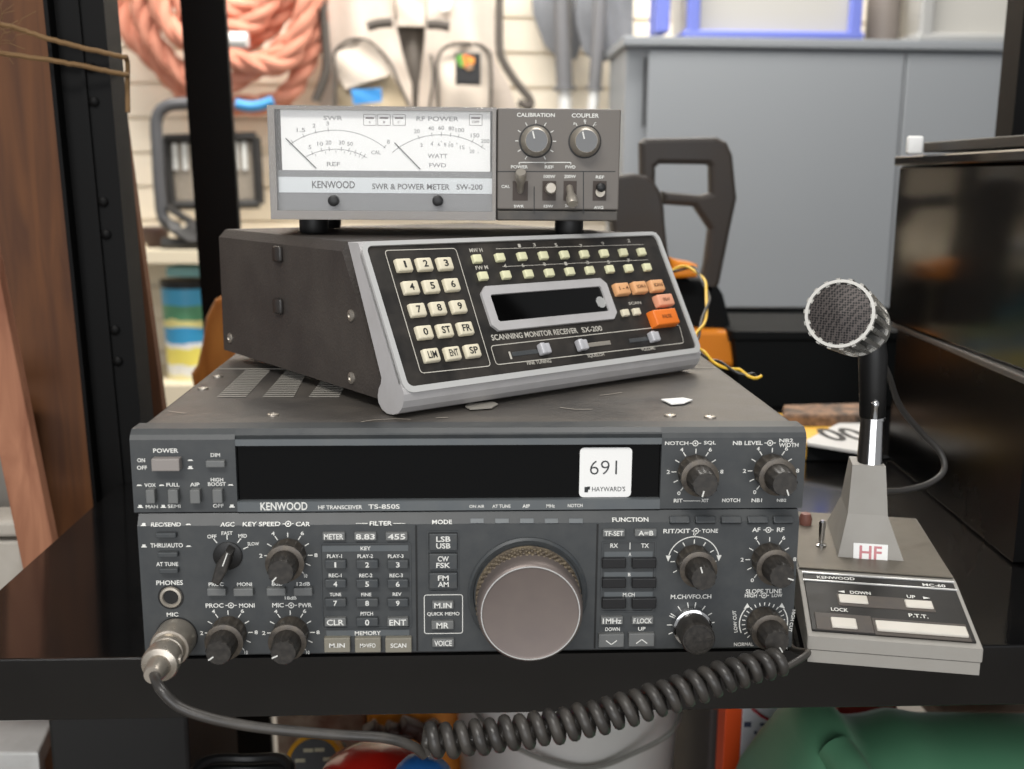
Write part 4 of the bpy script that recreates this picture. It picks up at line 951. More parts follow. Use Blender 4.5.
g = G(); c = onZ(842, 434, .0195); g.text('00', -.020, .020, -.024, .024, 0, MT(c.x, c.y, .0194, rz=.05)); kid(g, 'digits', BLACKINK, r)
# fill under the card
g = G(); q = [onZ(x, y, .0005) for x, y in ((806, 461), (866, 461), (866, 446), (806, 448))]; g.prism([(p.x, p.y) for p in q], .0006, .0150, b=.001); tag(g.build('dark_box', BIN), 'low dark box under the white card', 'box')

# power tool
r = thing('power_tool', 'power tool with an upright black loop handle and orange housing behind the scanner', 'tool', (.33, .62, 0))
TBLK = mat('tool_black', (48, 42, 38), .5, 0, .3, (80, 66, 52), 12); TORG = mat('tool_orange', (236, 138, 20), .45)
Yt = .66; J = crop(600, 120, 2.746)
MXZ = Matrix(((1, 0, 0, 0), (0, 0, 1, 0), (0, 1, 0, 0), (0, 0, 0, 1)))
def outl(pts, Y): return [(p.x, p.z) for p in (onY(x, y, Y) for x, y in pts)]
def slab(g, pts, Y, D, b=.004, cr=None):
    P_ = outl([cr(*p) for p in pts] if cr else pts, Y); g.prism(P_, Y, Y+D, MXZ, b=b)
g = G()
slab(g, [(112, 62), (125, 50), (320, 46), (350, 60), (366, 95), (378, 215), (362, 290), (330, 450), (300, 500), (262, 505), (290, 400), (303, 300), (262, 238), (175, 232), (175, 196), (280, 207), (306, 200), (305, 128), (300, 122), (165, 120), (154, 130), (154, 250), (115, 250)], Yt, .022, .005, J)
kid(g, 'loop_handle', TBLK, r)
g = G(); slab(g, [(20, 168), (50, 152), (95, 146), (130, 154), (152, 172), (168, 200), (177, 240), (180, 290), (190, 380), (215, 470), (215, 560), (60, 560), (40, 420), (40, 330)], Yt-.03, .035, .004, J); kid(g, 'hand_guard', TBLK, r)
g = G(); slab(g, [(190, 375), (215, 388), (270, 398), (268, 432), (200, 436)], Yt-.03, .05, .004, J); kid(g, 'trigger_housing', TORG, r)
g = G(); slab(g, [(205, 430), (320, 448), (340, 480), (360, 560), (352, 600), (200, 600)], Yt+.0, .06, .005, J); kid(g, 'motor_body', BIN, r)
g = G(); slab(g, [(190, 585), (262, 576), (372, 580), (380, 590), (380, 662), (368, 680), (190, 660)], Yt-.02, .05, .005, J); o = kid(g, 'orange_base', TORG, r)
p = onY(*J(361, 600), Yt-.021); g = G(); g.lathe([(.004, 0), (.004, .001), (0, .001)], MT(p.x, Yt-.0205, p.z, rx=PI/2), seg=14); kid(g, 'bolt_hole', BLACK, r)
zlow = onY(*J(280, 680), Yt).z
g = G(); xx = onY(*J(260, 640), Yt).x; g.box((xx-.03, Yt+.03, max(zlow, .02)/2), (.12, .06, max(zlow, .02)), .003); kid(g, 'foot_plate', BIN, r)
# curved orange wooden piece
g = G(); WOOD = woodmat('orange_wood', (176, 108, 42), (206, 138, 62), 6, (10, 10, 2), .45)
slab(g, [(232, 290), (214, 300), (205, 318), (201, 345), (196, 366), (190, 374), (192, 386), (200, 392), (225, 384), (262, 350), (262, 290)], .70, .05, .006)
pz = onY(200, 392, .70).z; pxx = onY(230, 385, .70).x
g.box((pxx+.02, .725, pz/2), (.09, .045, abs(pz)+.02), .004) if pz > 0 else None
tag(g.build('wooden_armrest', WOOD), 'curved varnished orange wooden piece behind the left rear of the transceiver', 'wood piece')

# plywood sheet, board, twine
PLY = woodmat('plywood', (84, 48, 22), (114, 70, 34), 5, (14, 14, 1.2), .6)
Yp = .44
a = onY(166, 430, Yp); b = onY(128, 150, Yp); sx = (b.x-a.x)/(b.z-a.z)
g = G(); zt2 = .9; g.prism([(-.62, ZF), (a.x+sx*(ZF-a.z), ZF), (a.x+sx*(zt2-a.z), zt2), (-.62, zt2)], Yp, Yp+.012, MXZ)
tag(g.build('plywood_sheet', PLY), 'tall brown plywood sheet standing behind the left upright', 'board')
PINE = woodmat('rough_board', (132, 82, 58), (176, 122, 92), 7, (9, 9, 1.5), .7)
Yb = .27
a0 = onY(44, 500, Yb); a1 = onY(8, 320, Yb); s_ = (a1.x-a0.x)/(a1.z-a0.z); 
g = G(); wd = .026; f_ = lambda z: a0.x+s_*(z-a0.z); g.prism([(f_(ZF)-wd, ZF), (f_(ZF), ZF), (f_(.8), .8), (f_(.8)-wd, .8)], Yb, Yb+.012, MXZ, b=.001)
tag(g.build('rough_board', PINE), 'narrow rough-sawn pinkish board leaning at the far left', 'board')
TW = mat('jute', (120, 92, 58), .8); g = G()
def fz_(pts, r_): 
    g.tube([p+Vector((0, 0, random.uniform(-.0004, .0004))) for p in spline(pts, 14)], r_, 7)
fz_([onY(-60, 12, .30), onY(0, 24, .315), onY(60, 42, .322), onY(118, 56, .338), onY(127, 60, .350), onY(127.5, 85, .352), onY(128, 112, .350)], .0019)
fz_([onY(-60, 46, .30), onY(0, 53, .315), onY(60, 62, .322), onY(118, 73, .338), onY(127, 74, .350), onY(127, 72, .38)], .0019)
for k in range(16):
    p = onY(random.uniform(-10, 14), random.uniform(20, 50), .314); d = Vector((random.uniform(-.02, .02), 0, random.uniform(-.016, .016))); g.tube([p, p+d*.5+Vector((0, -.004, .002)), p+d], .00025, 4)
tag(g.build('jute_twine', TW), 'hairy brown twine tied twice round the left upright', 'twine')
# things left of the shelf
g = G(); slab(g, [(-60, 372), (6, 372), (6, 402), (-60, 404)], .36, .03, .004); tag(g.build('orange_bag', mat('orange_tan', (214, 140, 72), .6)), 'tan orange bundle at the far left edge behind the rough board', 'bundle')
g = G(); pb(g, -120, 404, 26, 520, .40, .03, .01); tag(g.build('grey_container', mat('cont_grey', (128, 124, 118), .5, 0, .2)), 'grey container at the far left under the tan bundle', 'container')
g = G(); pb(g, -120, 522, 30, 538, .30, .04, .003); pb(g, -120, 541, 26, 640, .305, .04, .003); tag(g.build('white_box', mat('box_white', (190, 184, 174), .6, 0, .4, (140, 130, 115), 20)), 'off-white box at the far left beyond the shelf corner', 'box')

# =================================================================== WALL GOODS
SHC = mat('shelf_cream', (228, 216, 190), .5)
g = G(); YS = 2.28; xa, xb, zb, zs = pb(g, 60, 250, 330, 264, YS, .32, .002); tag(g.build('wall_shelf', SHC), 'cream shelf on the slatwall carrying the work light', 'shelf')
g = G(); _, _, _, zs2 = pb(g, 40, 385, 330, 440, YS, .32, .002); tag(g.build('wall_shelf', SHC), 'cream shelf with the painted tubs below the work light', 'shelf')
# painted tubs
TUB = bpy.data.materials.new('tub_label'); TUB.use_nodes = True; nt = TUB.node_tree; b_ = nt.nodes['Principled BSDF']; b_.inputs['Roughness'].default_value = .35
tc_ = nt.nodes.new('ShaderNodeTexCoord'); sp = nt.nodes.new('ShaderNodeSeparateXYZ'); cr_ = nt.nodes.new('ShaderNodeValToRGB'); cr_.color_ramp.interpolation = 'CONSTANT'
nz = nt.nodes.new('ShaderNodeTexNoise'); nz.inputs['Scale'].default_value = 18; ad = nt.nodes.new('ShaderNodeMath'); ad.operation = 'MULTIPLY_ADD'; ad.inputs[1].default_value = .10
nt.links.new(tc_.outputs['Generated'], sp.inputs[0]); nt.links.new(tc_.outputs['Object'], nz.inputs['Vector']); nt.links.new(nz.outputs['Fac'], ad.inputs[0]); nt.links.new(sp.outputs['Z'], ad.inputs[2]); nt.links.new(ad.outputs[0], cr_.inputs[0]); nt.links.new(cr_.outputs[0], b_.inputs['Base Color'])
els = [(0, (238, 232, 180)), (.10, (236, 238, 238)), (.22, (240, 226, 110)), (.40, (238, 238, 240)), (.46, (60, 156, 206)), (.62, (236, 226, 150)), (.70, (90, 150, 110)), (.86, (70, 160, 200))]
for i, (p, c) in enumerate(els):
    e = cr_.color_ramp.elements[i] if i < 2 else cr_.color_ramp.elements.new(p)
    e.position = p; e.color = lin(c)
def tub(x0, x1, ytop, Y, lab):
    a = onY(x0, 330, Y).x; b = onY(x1, 330, Y).x; zt_ = onY((x0+x1)/2, ytop, Y).z; R = (b-a)/2
    r = thing('paint_tub', lab, 'tub', ((a+b)/2, Y+R, zs2)); h = zt_-zs2
    g = G(); g.lathe([(R*.88, 0), (R*.9, .004), (R, h*.93), (R*.98, h*.94)], seg=40); g.build('body', TUB, r)
    g = G(); g.lathe([(R*1.03, h*.93), (R*1.03, h), (R*.95, h), (0, h*.985)], seg=40); g.build('lid', BLACK, r)
tub(156, 212, 282, 2.33, 'blue and yellow labelled tub under the cream shelf, left of the black post')
tub(218, 262, 296, 2.36, 'second labelled tub under the cream shelf, hidden mostly by the scanner')
g = G(); pb(g, 166, 267, 200, 277, YS+.04, .12, .003); tag(g.build('teal_packet', mat('teal', (126, 176, 178), .5)), 'small teal packet lying on the tub lid under the shelf', 'packet')
# work light
r = thing('work_light', 'black framed work light with a tube stand on the cream wall shelf', 'lamp', (0, YS+.15, zs))
YL = 2.36; FR = mat('lamp_black', (44, 42, 40), .5); J2 = crop(130, 90, 2.48)
def k2w(g, name, m_): return kid(g, name, m_, r)
r.location = (onY(205, 200, YL).x, YL, zs)
fa = [onY(*J2(*p), YL) for p in ((86, 122), (312, 116), (322, 282), (104, 286))]
g = G(); 
for i in range(4): p, q = fa[i], fa[(i+1) % 4]; g.tube([p, q], .013, 8)
k2w(g, 'frame', FR)
g = G(); ins = [(p.x, p.z) for p in fa]; g.prism(ins, YL+.004, YL+.03, MXZ); k2w(g, 'lens', mat('lamp_lens', (150, 140, 126), .25, 0, .1))
g = G()
for px in (112, 136, 262, 284): 
    p = onY(*J2(px, 162), YL); g = G(); g.box((p.x, YL+.001, p.z), (.012, .008, .075)); k2w(g, 'led_strip', mat('led_white', (225, 225, 220), .4))
g = G(); g.tube(spline([onY(*J2(x, y), YL-.05) for x, y in ((250, 38), (130, 34), (85, 44), (66, 75), (68, 150), (74, 250), (84, 320), (120, 345))], 8), .016, 10); k2w(g, 'tube_stand', mat('tube_grey', (84, 84, 86), .4))
g = G(); g.tube(spline([onY(*J2(x, y), YL-.05) for x, y in ((80, 380), (150, 384), (240, 380))], 6), .017, 8)
for k in range(4): g.tube(spline([onY(*J2(88+k*12+dx, 290+dy+k*8), YL-.06+dz_) for dx, dy, dz_ in ((0, 0, 0), (40, 20, .01), (60, 50, 0), (20, 60, -.01), (0, 30, 0))], 6), .008, 7)
k2w(g, 'cable_and_foot', FR)
g = G(); p = onY(*J2(280, 318), YL-.07); g.lathe([(.018, 0), (.022, .02), (.022, .07), (.014, .08)], Matrix.Translation((p.x-.04, YL-.07, zs+.023)) @ Matrix.Rotation(PI/2, 4, 'Y'), seg=20); tag(g.build('white_nozzle', mat('pure_white', (240, 240, 238), .4)), 'white cylindrical end piece lying on the cream shelf behind the scanner', 'nozzle')
g = G(); p = onY(150, 240, YS+.05); g.lathe([(.02, 0), (.035, .02), (.035, .05), (.03, .055)], MT(p.x, YS+.1, zs), seg=20); tag(g.build('dark_pot', mat('pot_brown', (70, 50, 42), .5)), 'small dark pot on the left of the cream shelf', 'pot')

# pink rope
def rope(g, pts, R, twist=28.):
    base = spline(pts, 10); L = [0]
    for i in range(1, len(base)): L.append(L[-1]+(base[i]-base[i-1]).length)
    for k in range(3):
        out = []
        for i, p in enumerate(base):
            d = (base[min(i+1, len(base)-1)]-base[max(i-1, 0)]).normalized(); u_ = Vector((0, 1, 0)); w_ = d.cross(u_).normalized()
            a = L[i]*twist+2*PI*k/3; out.append(p+(u_*math.cos(a)+w_*math.sin(a))*R*.5)
        g.tube(out, R*.62, 8)
ROPEM = mat('rope_pink', (208, 142, 118), .8, 0, .4, (180, 100, 82), 30)
g = G(); YR = 2.46
for pts, yy in (([(116, -60), (118, 0), (128, 30), (155, 60), (190, 95), (232, 105), (280, 100), (305, 65), (318, 20), (316, -60)], 0),
                ([(136, -60), (140, 0), (150, 35), (178, 70), (205, 88), (240, 78), (290, 40), (312, 0), (315, -50)], .05),
                ([(148, -60), (158, 0), (176, 30), (210, 52), (250, 40), (280, 15), (300, -30)], .02), ([(160, -60), (175, -10), (200, 25), (235, 30), (262, 15), (285, -40)], .07),
                ([(180, -60), (200, -5), (228, 10), (262, -5), (275, -60)], .03), ([(150, -40), (165, 20), (200, 48), (245, 62), (285, 62), (303, 20), (308, -40)], .08)):
    rope(g, [onY(x, y, YR-yy) for x, y in pts], .026, 34)
RP = tag(g.build('rope_coil', ROPEM), 'coil of thick salmon pink rope hanging on the slatwall at top left', 'rope')
g = G(); p = onY(239, 40, 2.30); g.tube([p+Vector((-.022, 0, .0)), p+Vector((.022, 0, 0))], .019, 16); tg = g.build('white_tag', mat('pure_white', (240, 240, 238), .4), RP); 
g = G(); g.tube(spline([onY(x, y, 2.33) for x, y in ((236, 104), (248, 106.5), (260, 105.5), (273, 101))], 6), .0135, 10); tag(g.build('blue_grip', mat('blue_grip', (70, 150, 208), .5)), 'bright blue rubber hose end above the work light', 'hose')

# vests: draped cloth
def cloth(outline_, Y, D, folds, name, m_, root=None, amp=.02):
    P_ = outl(outline_, Y); xs_ = [p[0] for p in P_]; zs_ = [p[1] for p in P_]
    g = G(); bm = bmesh.new(); f = [bm.verts.new((p[0], Y, p[1])) for p in P_]; bm.faces.new(f)
    x0, x1, z0_, z1_ = min(xs_), max(xs_), min(zs_), max(zs_); NX = 22
    for i in range(1, NX): 
        geom = bm.verts[:]+bm.edges[:]+bm.faces[:]; bmesh.ops.bisect_plane(bm, geom=geom, plane_co=(x0+(x1-x0)*i/NX, 0, 0), plane_no=(1, 0, 0))
    for i in range(1, NX): 
        geom = bm.verts[:]+bm.edges[:]+bm.faces[:]; bmesh.ops.bisect_plane(bm, geom=geom, plane_co=(0, 0, z0_+(z1_-z0_)*i/NX), plane_no=(0, 0, 1))
    r_ = bmesh.ops.extrude_face_region(bm, geom=bm.faces[:]); 
    for v in r_['geom']:
        if isinstance(v, bmesh.types.BMVert): v.co.y += D
    for v in bm.verts:
        u_ = (v.co.x-x0)/(x1-x0); w_ = (v.co.z-z0_)/(z1_-z0_)
        edge = min(u_, 1-u_)*2; v.co.y += -amp*math.sin(edge*PI/2)-amp*.5*math.sin(folds*u_*2*PI+3*w_)*(.4+w_*.6)+(.3*amp*math.sin(7*w_+5*u_))
    bm.verts.index_update(); g.add([v.co.copy() for v in bm.verts], [[v.index for v in ff.verts] for ff in bm.faces], None, True); bm.free()
    o = g.build(name, m_, root)
    if root: o.location = -root.location
    return o
VC = mat('vest_beige', (196, 184, 172), .85, 0, .2, (170, 156, 142), 25, .3); VD = mat('vest_dark', (96, 90, 84), .85); VC2 = mat('vest_pocket', (206, 194, 180), .85, 0, .2, (180, 166, 150), 25, .3); PIP = mat('vest_piping', (84, 78, 72), .8)
J3 = crop(300, 0, 3.938)
def j3(l): return [J3(*p) for p in l]
YV = 2.53
r = thing('fishing_vest', 'beige fishing vest with dark trim and large pockets hanging on the slatwall', 'vest', (onY(430, 60, YV).x, YV, .1))
cloth(j3([(370, -200), (500, -200), (520, 100), (470, 440), (440, 440), (380, 100)]), YV+.02, .01, 2, 'lining', VD, r)
cloth(j3([(130, -220), (365, -220), (372, 60), (400, 200), (440, 330), (445, 470), (60, 470), (105, 330), (120, 180), (105, 0)]), YV-.02, .015, 2, 'left_front', VC, r, .03)
cloth(j3([(505, -220), (755, -220), (765, 60), (768, 240), (820, 330), (870, 470), (460, 470), (470, 330), (490, 180), (500, 60)]), YV-.02, .015, 2, 'right_front', VC, r, .03)
cloth(j3([(372, -60), (500, -60), (490, 105), (385, 102)]), YV-.03, .012, 1, 'collar_flap', VC2, r, .01)
cloth(j3([(138, 215), (160, 185), (205, 160), (260, 160), (300, 190), (340, 250), (358, 295), (180, 352), (150, 300)]), YV-.085, .03, 1, 'pocket_flap', VC2, r, .015)
cloth(j3([(150, 330), (360, 290), (420, 400), (425, 470), (150, 470)]), YV-.065, .03, 1, 'pocket', mat('vest_olive', (176, 160, 134), .85), r, .015)
cloth(j3([(545, 230), (565, 195), (600, 178), (690, 178), (735, 200), (748, 240), (745, 470), (540, 470), (538, 280)]), YV-.075, .03, 1, 'pocket', VC2, r, .015)
for nm, pts, w in (('piping', [(135, 470), (138, 330), (135, 215), (165, 175), (205, 155), (262, 158), (310, 195), (355, 250), (395, 340), (430, 420)], .0045), ('piping', [(545, 470), (538, 280), (545, 225), (568, 190), (605, 173), (690, 173), (735, 195), (752, 245), (748, 470)], .0045),
                   ('armhole_trim', [(92, -150), (88, 0), (100, 150), (102, 280), (60, 400)], .012), ('armhole_trim', [(790, -150), (785, 0), (785, 180), (800, 240), (850, 320), (905, 390), (900, 420), (860, 400)], .011),
                   ('zip_edge', [(515, 215), (525, 300), (510, 430)], .004), ('pocket_slot', [(265, 105), (310, 92), (365, 88)], .013), ('pocket_slot', [(500, 95), (545, 97), (590, 105)], .013)):
    g = G(); g.tube(spline([onY(*J3(*p), YV-.095) for p in pts], 6), w, 8); kid(g, nm, PIP, r)
cloth(j3([(200, 352), (320, 348), (322, 400), (212, 412)]), YV-.12, .008, 1, 'blue_label', mat('label_blue', (52, 134, 200), .6), r, .002)
g = G(); slab(g, j3([(612, 206), (712, 206), (712, 336), (612, 332)]), YV-.16, .02, .005); bd = kid(g, 'badge', mat('badge_black', (30, 30, 32), .5), r); bd['label'] = 'black rectangular badge with an orange and green flower'
for dx, dy, c in ((652, 232, (226, 120, 50)), (672, 240, (236, 150, 60)), (655, 250, (226, 120, 50)), (632, 232, (90, 150, 60)), (640, 248, (110, 160, 70)), (666, 262, (150, 120, 90))):
    p = onY(*J3(dx, dy), YV-.162); g = G(); g.lathe([(.0115, 0), (.0105, .003), (0, .004)], MT(p.x, YV-.1605, p.z, rx=PI/2), seg=10); kid(g, 'flower_motif', mat('flower%d_%d' % (c[0], c[1]), c, .6), bd) if 0 else kid(g, 'flower_motif', mat('flower%d_%d' % (c[0], c[1]), c, .6), r)
g = G(); slab(g, j3([(545, 10), (560, -8), (595, 0), (590, 40), (560, 45)]), YV-.06, .008, .002); tag(g.build('tag', mat('pure_white', (240, 240, 238), .4)), 'bright white swing tag on the vest', 'tag')
# landing nets / paddles
NET = mat('net_grey', (112, 114, 118), .7, 0, .3, (84, 86, 90), 40)
J4 = crop(240, 0, 2.695)
for pole, blade, lab in ((((865, -60), (872, 120), (877, 320)), [(778, -120), (790, 40), (820, 120), (855, 160), (905, 160), (920, 120), (905, 40), (900, -120)], 'landing net with a thick grey aluminium pole, left of the pair'),
                         (((975, -60), (968, 120), (948, 320)), [(905, -120), (905, 60), (925, 140), (960, 170), (1010, 160), (1060, 110), (1060, -120)], 'landing net with a slim tilted pole, right of the pair')):
    r = thing('landing_net', lab, 'net', (onY(*J4(*pole[1]), YV).x, YV, .2), 0, 'landing nets on the slatwall')
    YV = 2.53 if 'left' in lab else 2.44
    cloth([J4(*p) for p in blade], YV, .012, 2, 'net_bag', NET, r, .02)
    w = .020 if pole[0][0] < 900 else .015
    pp = [onY(*J4(*p), YV-.05) for p in pole]
    g = G(); g.tube([pp[0], pp[1].lerp(pp[2], .6)], w*1.15, 12); g.tube([pp[1].lerp(pp[2], .57), pp[1].lerp(pp[2], .61)], w*1.6, 12); kid(g, 'grip', mat('grip_grey', (104, 104, 106), .5), r)
    g = G(); e = pp[2]+(pp[2]-pp[1])*.4; g.tube([pp[1].lerp(pp[2], .55), e], w, 12); kid(g, 'pole', mat('pole_white', (222, 222, 220), .35, .3), r)

# =================================================================== LOWER SHELF
def inz(x, y, Y): return onY(x, y, Y)
GRN = mat('jerry_green', (92, 150, 114), .38, 0, .3, (112, 150, 120), 9)
Yg = .14
r = thing('green_jerrycan', 'green plastic jerrycan lying under the shelf at lower right', 'jerrycan', (.36, Yg, LSH))
def sweep(g, secs, seg=28):
    """secs: (x, yc, zc, ry, rz) elliptical sections along x"""
    vs = []; fs = []
    for (x, yc, zc, ry, rz) in secs:
        for k in range(seg):
            a = 2*PI*k/seg; ca, sa = math.cos(a), math.sin(a); pw = .72
            vs.append((x, yc+ry*math.copysign(abs(ca)**pw, ca), zc+rz*math.copysign(abs(sa)**pw, sa)))
    for j in range(len(secs)-1):
        for k in range(seg): l = (k+1) % seg; fs.append((j*seg+k, j*seg+l, (j+1)*seg+l, (j+1)*seg+k))
    fs += [tuple(range(seg)), tuple((len(secs)-1)*seg+k for k in range(seg))]
    return g.add(vs, fs, None, True)
def top_at(x, y, Y): p = onY(x, y, Y); return p
YR_ = Yg+.05; p0 = top_at(806, 712, YR_); p1 = top_at(1000, 727, YR_); pl_ = top_at(757, 769, YR_); pm = top_at(868, 722, YR_)
sec = []
for x, zt_ in ((pl_.x-.006, pl_.z-.03), (pl_.x+.002, pl_.z), (p0.x-.012, p0.z-.014), (p0.x, p0.z-.001), (p0.x+.020, p0.z+.002), (p0.x+.036, p0.z-.012), (pm.x+.006, pm.z-.004), (pm.x+.026, pm.z), (pm.x+.05, pm.z-.004), (p1.x, p1.z), (p1.x+.12, p1.z-.006), (p1.x+.15, p1.z-.03)):
    zc = (zt_+LSH)/2; sec.append((x, YR_, zc, .075, (zt_-LSH)/2-.0005))
sm_ = []
for i in range(len(sec)-1):
    a = sec[max(i-1, 0)]; b = sec[i]; c = sec[i+1]; d = sec[min(i+2, len(sec)-1)]
    for k in range(6):
        t = k/6; sm_.append(tuple(.5*(2*b[q]+(c[q]-a[q])*t+(2*a[q]-5*b[q]+4*c[q]-d[q])*t*t+(3*b[q]-a[q]-3*c[q]+d[q])*t**3) if q else b[0]+(c[0]-b[0])*t for q in range(5)))
sec = sm_+[sec[-1]]
g = G(); sweep(g, sec, 40); kid(g, 'body', GRN, r)
g = G(); g.tube(spline([Vector((p0.x+.010, YR_-.035, p0.z-.010)), Vector((p0.x+.016, YR_-.058, p0.z-.018)), Vector((p0.x+.018, YR_-.076, p0.z-.036)), Vector((p0.x+.016, YR_-.080, p0.z-.07)), Vector((p0.x+.012, YR_-.076, p0.z-.12))], 8), .013, 16); kid(g, 'moulded_handle', GRN, r)
# bucket
r = thing('white_bucket', 'white plastic bucket with a wire handle under the coiled cord', 'bucket', (.2, .35, LSH))
a = onY(452, 745, .30); b = onY(706, 745, .30); R = (b.x-a.x)/2; cx_ = (a.x+b.x)/2; zr = onY(580, 700, .30).z
r.location = (cx_, .30+R, LSH); h = zr-LSH
BKT = mat('bucket_white', (198, 196, 192), .45, 0, .2, (160, 156, 150), 12)
g = G(); g.lathe([(R*.84, 0), (R*.86, .004), (R*.98, h*.9), (R, h*.9), (R, h), (R*.96, h), (R*.95, h*.9), (R*.8, .01), (0, .01)], seg=64); g.build('body', BKT, r)
g = G(); zz = onY(640, 765, .28).z-LSH
g.tube(spline([Vector((R*.9, -R*.55, h*.93)), Vector((R*.75, -R*.98, zz+.02)), Vector((R*.45, -R*1.0, zz)), Vector((0, -R*1.03, zz-.012)), Vector((-R*.6, -R*.95, zz+.01)), Vector((-R*.95, -R*.4, h*.93))], 8), .0022, 8); g.build('wire_handle', mat('wire_grey', (140, 138, 132), .4, .5), r)
# orange and white carton
r = thing('orange_white_carton', 'upright carton with an orange side and a white printed face, left of the green jerrycan', 'carton', (.3, .29, LSH))
Yc = .29
a = onY(724, 740, Yc); b = onY(741, 740, Yc); c = onY(800, 740, Yc); zt_ = onY(740, 700, Yc).z; r.location = ((a.x+c.x)/2, Yc, LSH)
g = G(); g.box(((a.x+b.x)/2, Yc+.012, (zt_+LSH)/2), (b.x-a.x, .024, zt_-LSH), .001); kid(g, 'orange_edge', mat('carton_orange', (236, 84, 26), .5), r)
g = G(); g.box(((b.x+c.x)/2, Yc+.012, (zt_+LSH)/2), (c.x-b.x, .024, zt_-LSH), .001); kid(g, 'white_face', mat('carton_white', (214, 214, 220), .5), r)
PCt = Panel(I4, (0, Yc-.0004, 0), (1, 0, 0), (0, -1, 0)); g = G()
for (x0, y0, x1_, y1_) in ((744, 722, 751, 727), (754, 731, 757, 734), (743, 757, 753, 768), (760, 723, 765, 726)): u0, u1, v0, v1 = PCt.rc(x0, y0, x1_, y1_); g.rect(u0, u1, v0, v1, .0002, PCt.M, .0003)
kid(g, 'printing', mat('print_navy', (70, 74, 100), .6), r)
g = G(); g.tube(spline([PCt.M @ Vector((*PCt.uv((x, y)), .0006)) for x, y in ((752, 708), (762, 716), (775, 723))], 6), .0012, 6); kid(g, 'red_stripe', mat('print_red', (190, 50, 60), .6), r)
# red object with blue nose
r = thing('red_container', 'glossy red rounded plastic container with a blue cap under the straight cable', 'container', (.1, .2, LSH))
Yr = .16; c = onY(372, 800, Yr); t_ = onY(372, 745, Yr+.05); Rr = (t_.z-c.z)
l_ = onY(312, 775, Yr).x; rr_ = onY(440, 775, Yr).x; r.location = ((l_+rr_)/2, Yr+.04, LSH); hh = t_.z-LSH; hw = (rr_-l_)/2+.012
RED = mat('gloss_red', (214, 42, 30), .22, coat=.4)
g = G(); g.lathe([(.03, 0), (.05, .004), (hw*.8, .08), (hw, hh-.055), (hw*.94, hh-.03), (hw*.75, hh-.013), (hw*.45, hh-.003), (0, hh)], seg=40); g.build('body', RED, r)
g = G(); p = onY(428, 777, Yr-.03); g.lathe([(0, .012), (.012, .010), (.019, .003), (.021, -.004), (.02, -.03)], Matrix.Translation(Vector((p.x, p.y, p.z))-r.location) @ Matrix.Rotation(.5, 4, 'Y'), seg=24); g.build('blue_cap', mat('cap_blue', (40, 104, 176), .35), r)
# orange tray with clutter
r = thing('orange_crate', 'orange plastic crate of dark oddments under the shelf, behind the red plastic body', 'crate', (.1, .42, LSH))
Yo = .42; xa = onY(365, 730, Yo).x; xb = onY(470, 730, Yo).x; zt_ = onY(420, 716, Yo).z
g = G(); w = xb-xa; r.location = ((xa+xb)/2, Yo+.12, LSH); g.box((0, 0, (zt_-LSH)/2), (w, .2, zt_-LSH), .006, seg=3); g.build('body', mat('crate_orange', (240, 150, 40), .45), r)
g = G(); xa = onY(268, 730, Yo).x; xb = onY(362, 730, Yo).x; g.box(((xa+xb)/2, Yo+.14, (zt_-.01+LSH)/2), (xb-xa, .2, zt_-.01-LSH), .004); tag(g.build('brown_carton', mat('mottled_brown', (110, 72, 52), .7, 0, 1., (180, 160, 140), 26)), 'mottled brown carton under the shelf, left of the orange crate', 'carton')
rng = random.Random(3)
for k in range(7):
    x = 372+k*10+rng.uniform(-3, 3); p = onY(x, 738+rng.uniform(-4, 5), Yo-.02); g = G(); g.box((0, 0, 0), (rng.uniform(.012, .022), .02, rng.uniform(.008, .014)), .003, MT(p.x, Yo-.006, p.z, rz=rng.uniform(-.6, .6), ry=rng.uniform(-.6, .6)), seg=3)
    g.build('dark_oddment', mat('oddment', (60, 34, 26), .5), None)
    o = bpy.data.objects['dark_oddment' if k == 0 else 'dark_oddment.%03d' % k]; o.parent = r; o.location = -r.location; 
# black and yellow ringed roll
r = thing('tape_roll', 'black disc with a yellow rim and pale markings under the straight cable', 'disc', (.05, .30, LSH))
c = onY(314, 757, .30); Rd = onY(343, 757, .30).x-c.x; r.location = (c.x, .30, LSH); zc = c.z-LSH-.006
tl = MT(0, 0, zc, rx=PI/2-.35)
g = G(); g.lathe([(Rd, -.02), (Rd, 0), (Rd*.86, .002), (Rd*.84, 0)], tl, seg=48); g.build('yellow_rim', mat('rim_yellow', (230, 166, 40), .45), r)
g = G(); g.lathe([(Rd*.86, -.015), (Rd*.86, .0006), (0, .0006)], tl, seg=48); g.build('disc_face', BLACK, r)
g = G(); 
for k, a in enumerate((.3, 1.2, 2.0, 2.9, 3.9, 5.0, 5.7)):
    g.box((Rd*.5*math.cos(a), Rd*.5*math.sin(a), .0009), (Rd*.34, Rd*.12, .0003), 0, tl @ Matrix.Rotation(.4*k, 4, 'Z') @ Matrix.Rotation(-.4*k, 4, 'Z'))
g.build('printed_marks', mat('mark_pale', (196, 190, 160), .6), r)
g = G(); g.box((0, .03, (zc-.02)/2), (Rd*1.6, .08, zc-.02), .003); g.build('disc_stand', BLACK, r)
# dark cable coil
g = G(); c = onY(240, 776, .16)
for k in range(3):
    g.tube([Vector((c.x+(.034+.002*k)*math.cos(a), .16+.03*math.sin(a), c.z-.002-.008*k+.003*math.sin(3*a))) for a in [2*PI*i/40 for i in range(40)]], .0036, 8, closed=True)
g.box((c.x, .17, (c.z-.03+LSH)/2), (.03, .03, c.z-.03-LSH), .004)
tag(g.build('black_cable_coil', mat('coil_black', (30, 30, 30), .4)), 'coiled black cable under the shelf, below the microphone plug', 'cable')
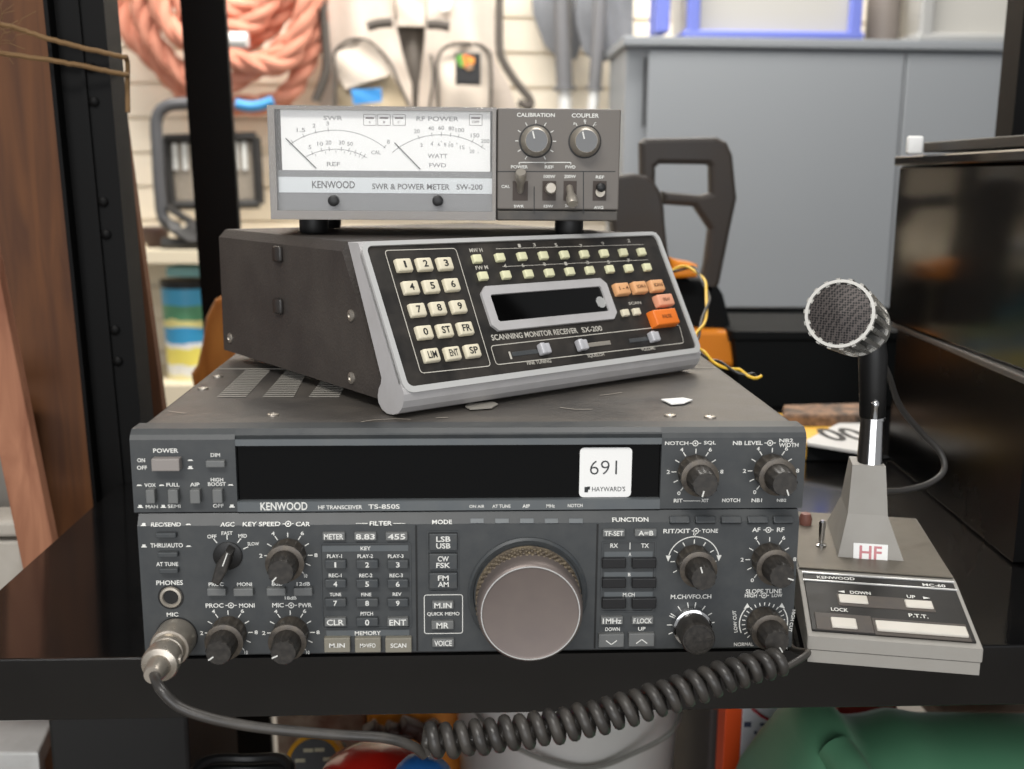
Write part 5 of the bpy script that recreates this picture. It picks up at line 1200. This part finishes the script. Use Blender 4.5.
# dark cases and papers, lower left
BX = mat('case_black', (22, 22, 22), .5)
g = G(); pb(g, 54, 700, 192, 900, .24, .16, .003); tag(g.build('black_box', BX), 'black box on the lower shelf left of the cable coil', 'box')
g = G(); zm_ = -.26; q = [onZ(x, y, zm_) for x, y in ((-160, 752), (38, 753), (58, 708), (-120, 708))]; g.prism([(p.x, p.y) for p in q], zm_-.02, zm_, b=.002); g.prism([(p.x-(.012 if k in (1, 2) else 0), p.y+(.004 if k < 2 else 0)) for k, p in enumerate(q)], LSH+.0005, zm_-.021); tag(g.build('white_machine', mat('machine_white', (196, 196, 194), .5, 0, .35, (130, 126, 120), 30)), 'pale grey flat-topped machine at the lower left corner under the shelf', 'machine')
g = G(); pb(g, 706, 700, 726, 900, .34, .2, .003); tag(g.build('dark_carton', mat('carton_dark', (72, 68, 66), .6)), 'dark grey carton between the white bucket and the orange carton', 'carton')
g = G(); pb(g, 838, 705, 898, 722, .42, .1, .003); tag(g.build('red_box', mat('box_red', (170, 36, 34), .5)), 'red box seen under the shelf just above the green jerrycan', 'box')
g = G(); pb(g, 942, 712, 1060, 730, .40, .1, .003); tag(g.build('tan_box', mat('box_tan', (120, 96, 78), .6)), 'tan box under the shelf at the right edge above the green jerrycan', 'box')

# =================================================================== LIGHT
wd_ = bpy.data.worlds.new('world'); SC.world = wd_; wd_.use_nodes = True
wd_.node_tree.nodes['Background'].inputs[0].default_value = (.97, .98, 1.0, 1); wd_.node_tree.nodes['Background'].inputs[1].default_value = .36
def area(name, loc_, target, sx, sy, power, col=(1, 1, 1)):
    l = bpy.data.lights.new(name, 'AREA'); l.shape = 'RECTANGLE'; l.size = sx; l.size_y = sy; l.energy = power; l.color = col
    o = bpy.data.objects.new(name, l); COL.objects.link(o); o.location = loc_; o.rotation_euler = (Vector(target)-Vector(loc_)).to_track_quat('-Z', 'Y').to_euler()
area('ceiling_tube', (-.3, -1.3, 1.7), (.15, .1, .1), 1.2, .25, 30, (1, .97, .92))
area('front_fill', (.1, -2.6, .35), (.2, .2, -.1), 2.6, 1.3, 34, (.97, .98, 1))  # added soft fill from the front, brightens the space under the shelf
area('ceiling_tube', (.5, .75, 1.7), (.35, .5, 0), 1.4, .2, 16, (1, .97, .92))
area('ceiling_tube', (.1, 1.75, 1.75), (.1, 2.5, .1), 2.4, .3, 80, (1, .96, .9))
SC.view_settings.view_transform = 'Standard'; SC.view_settings.look = 'None'; SC.view_settings.exposure = 0; SC.view_settings.gamma = 1
SC.view_settings.use_curve_mapping = False
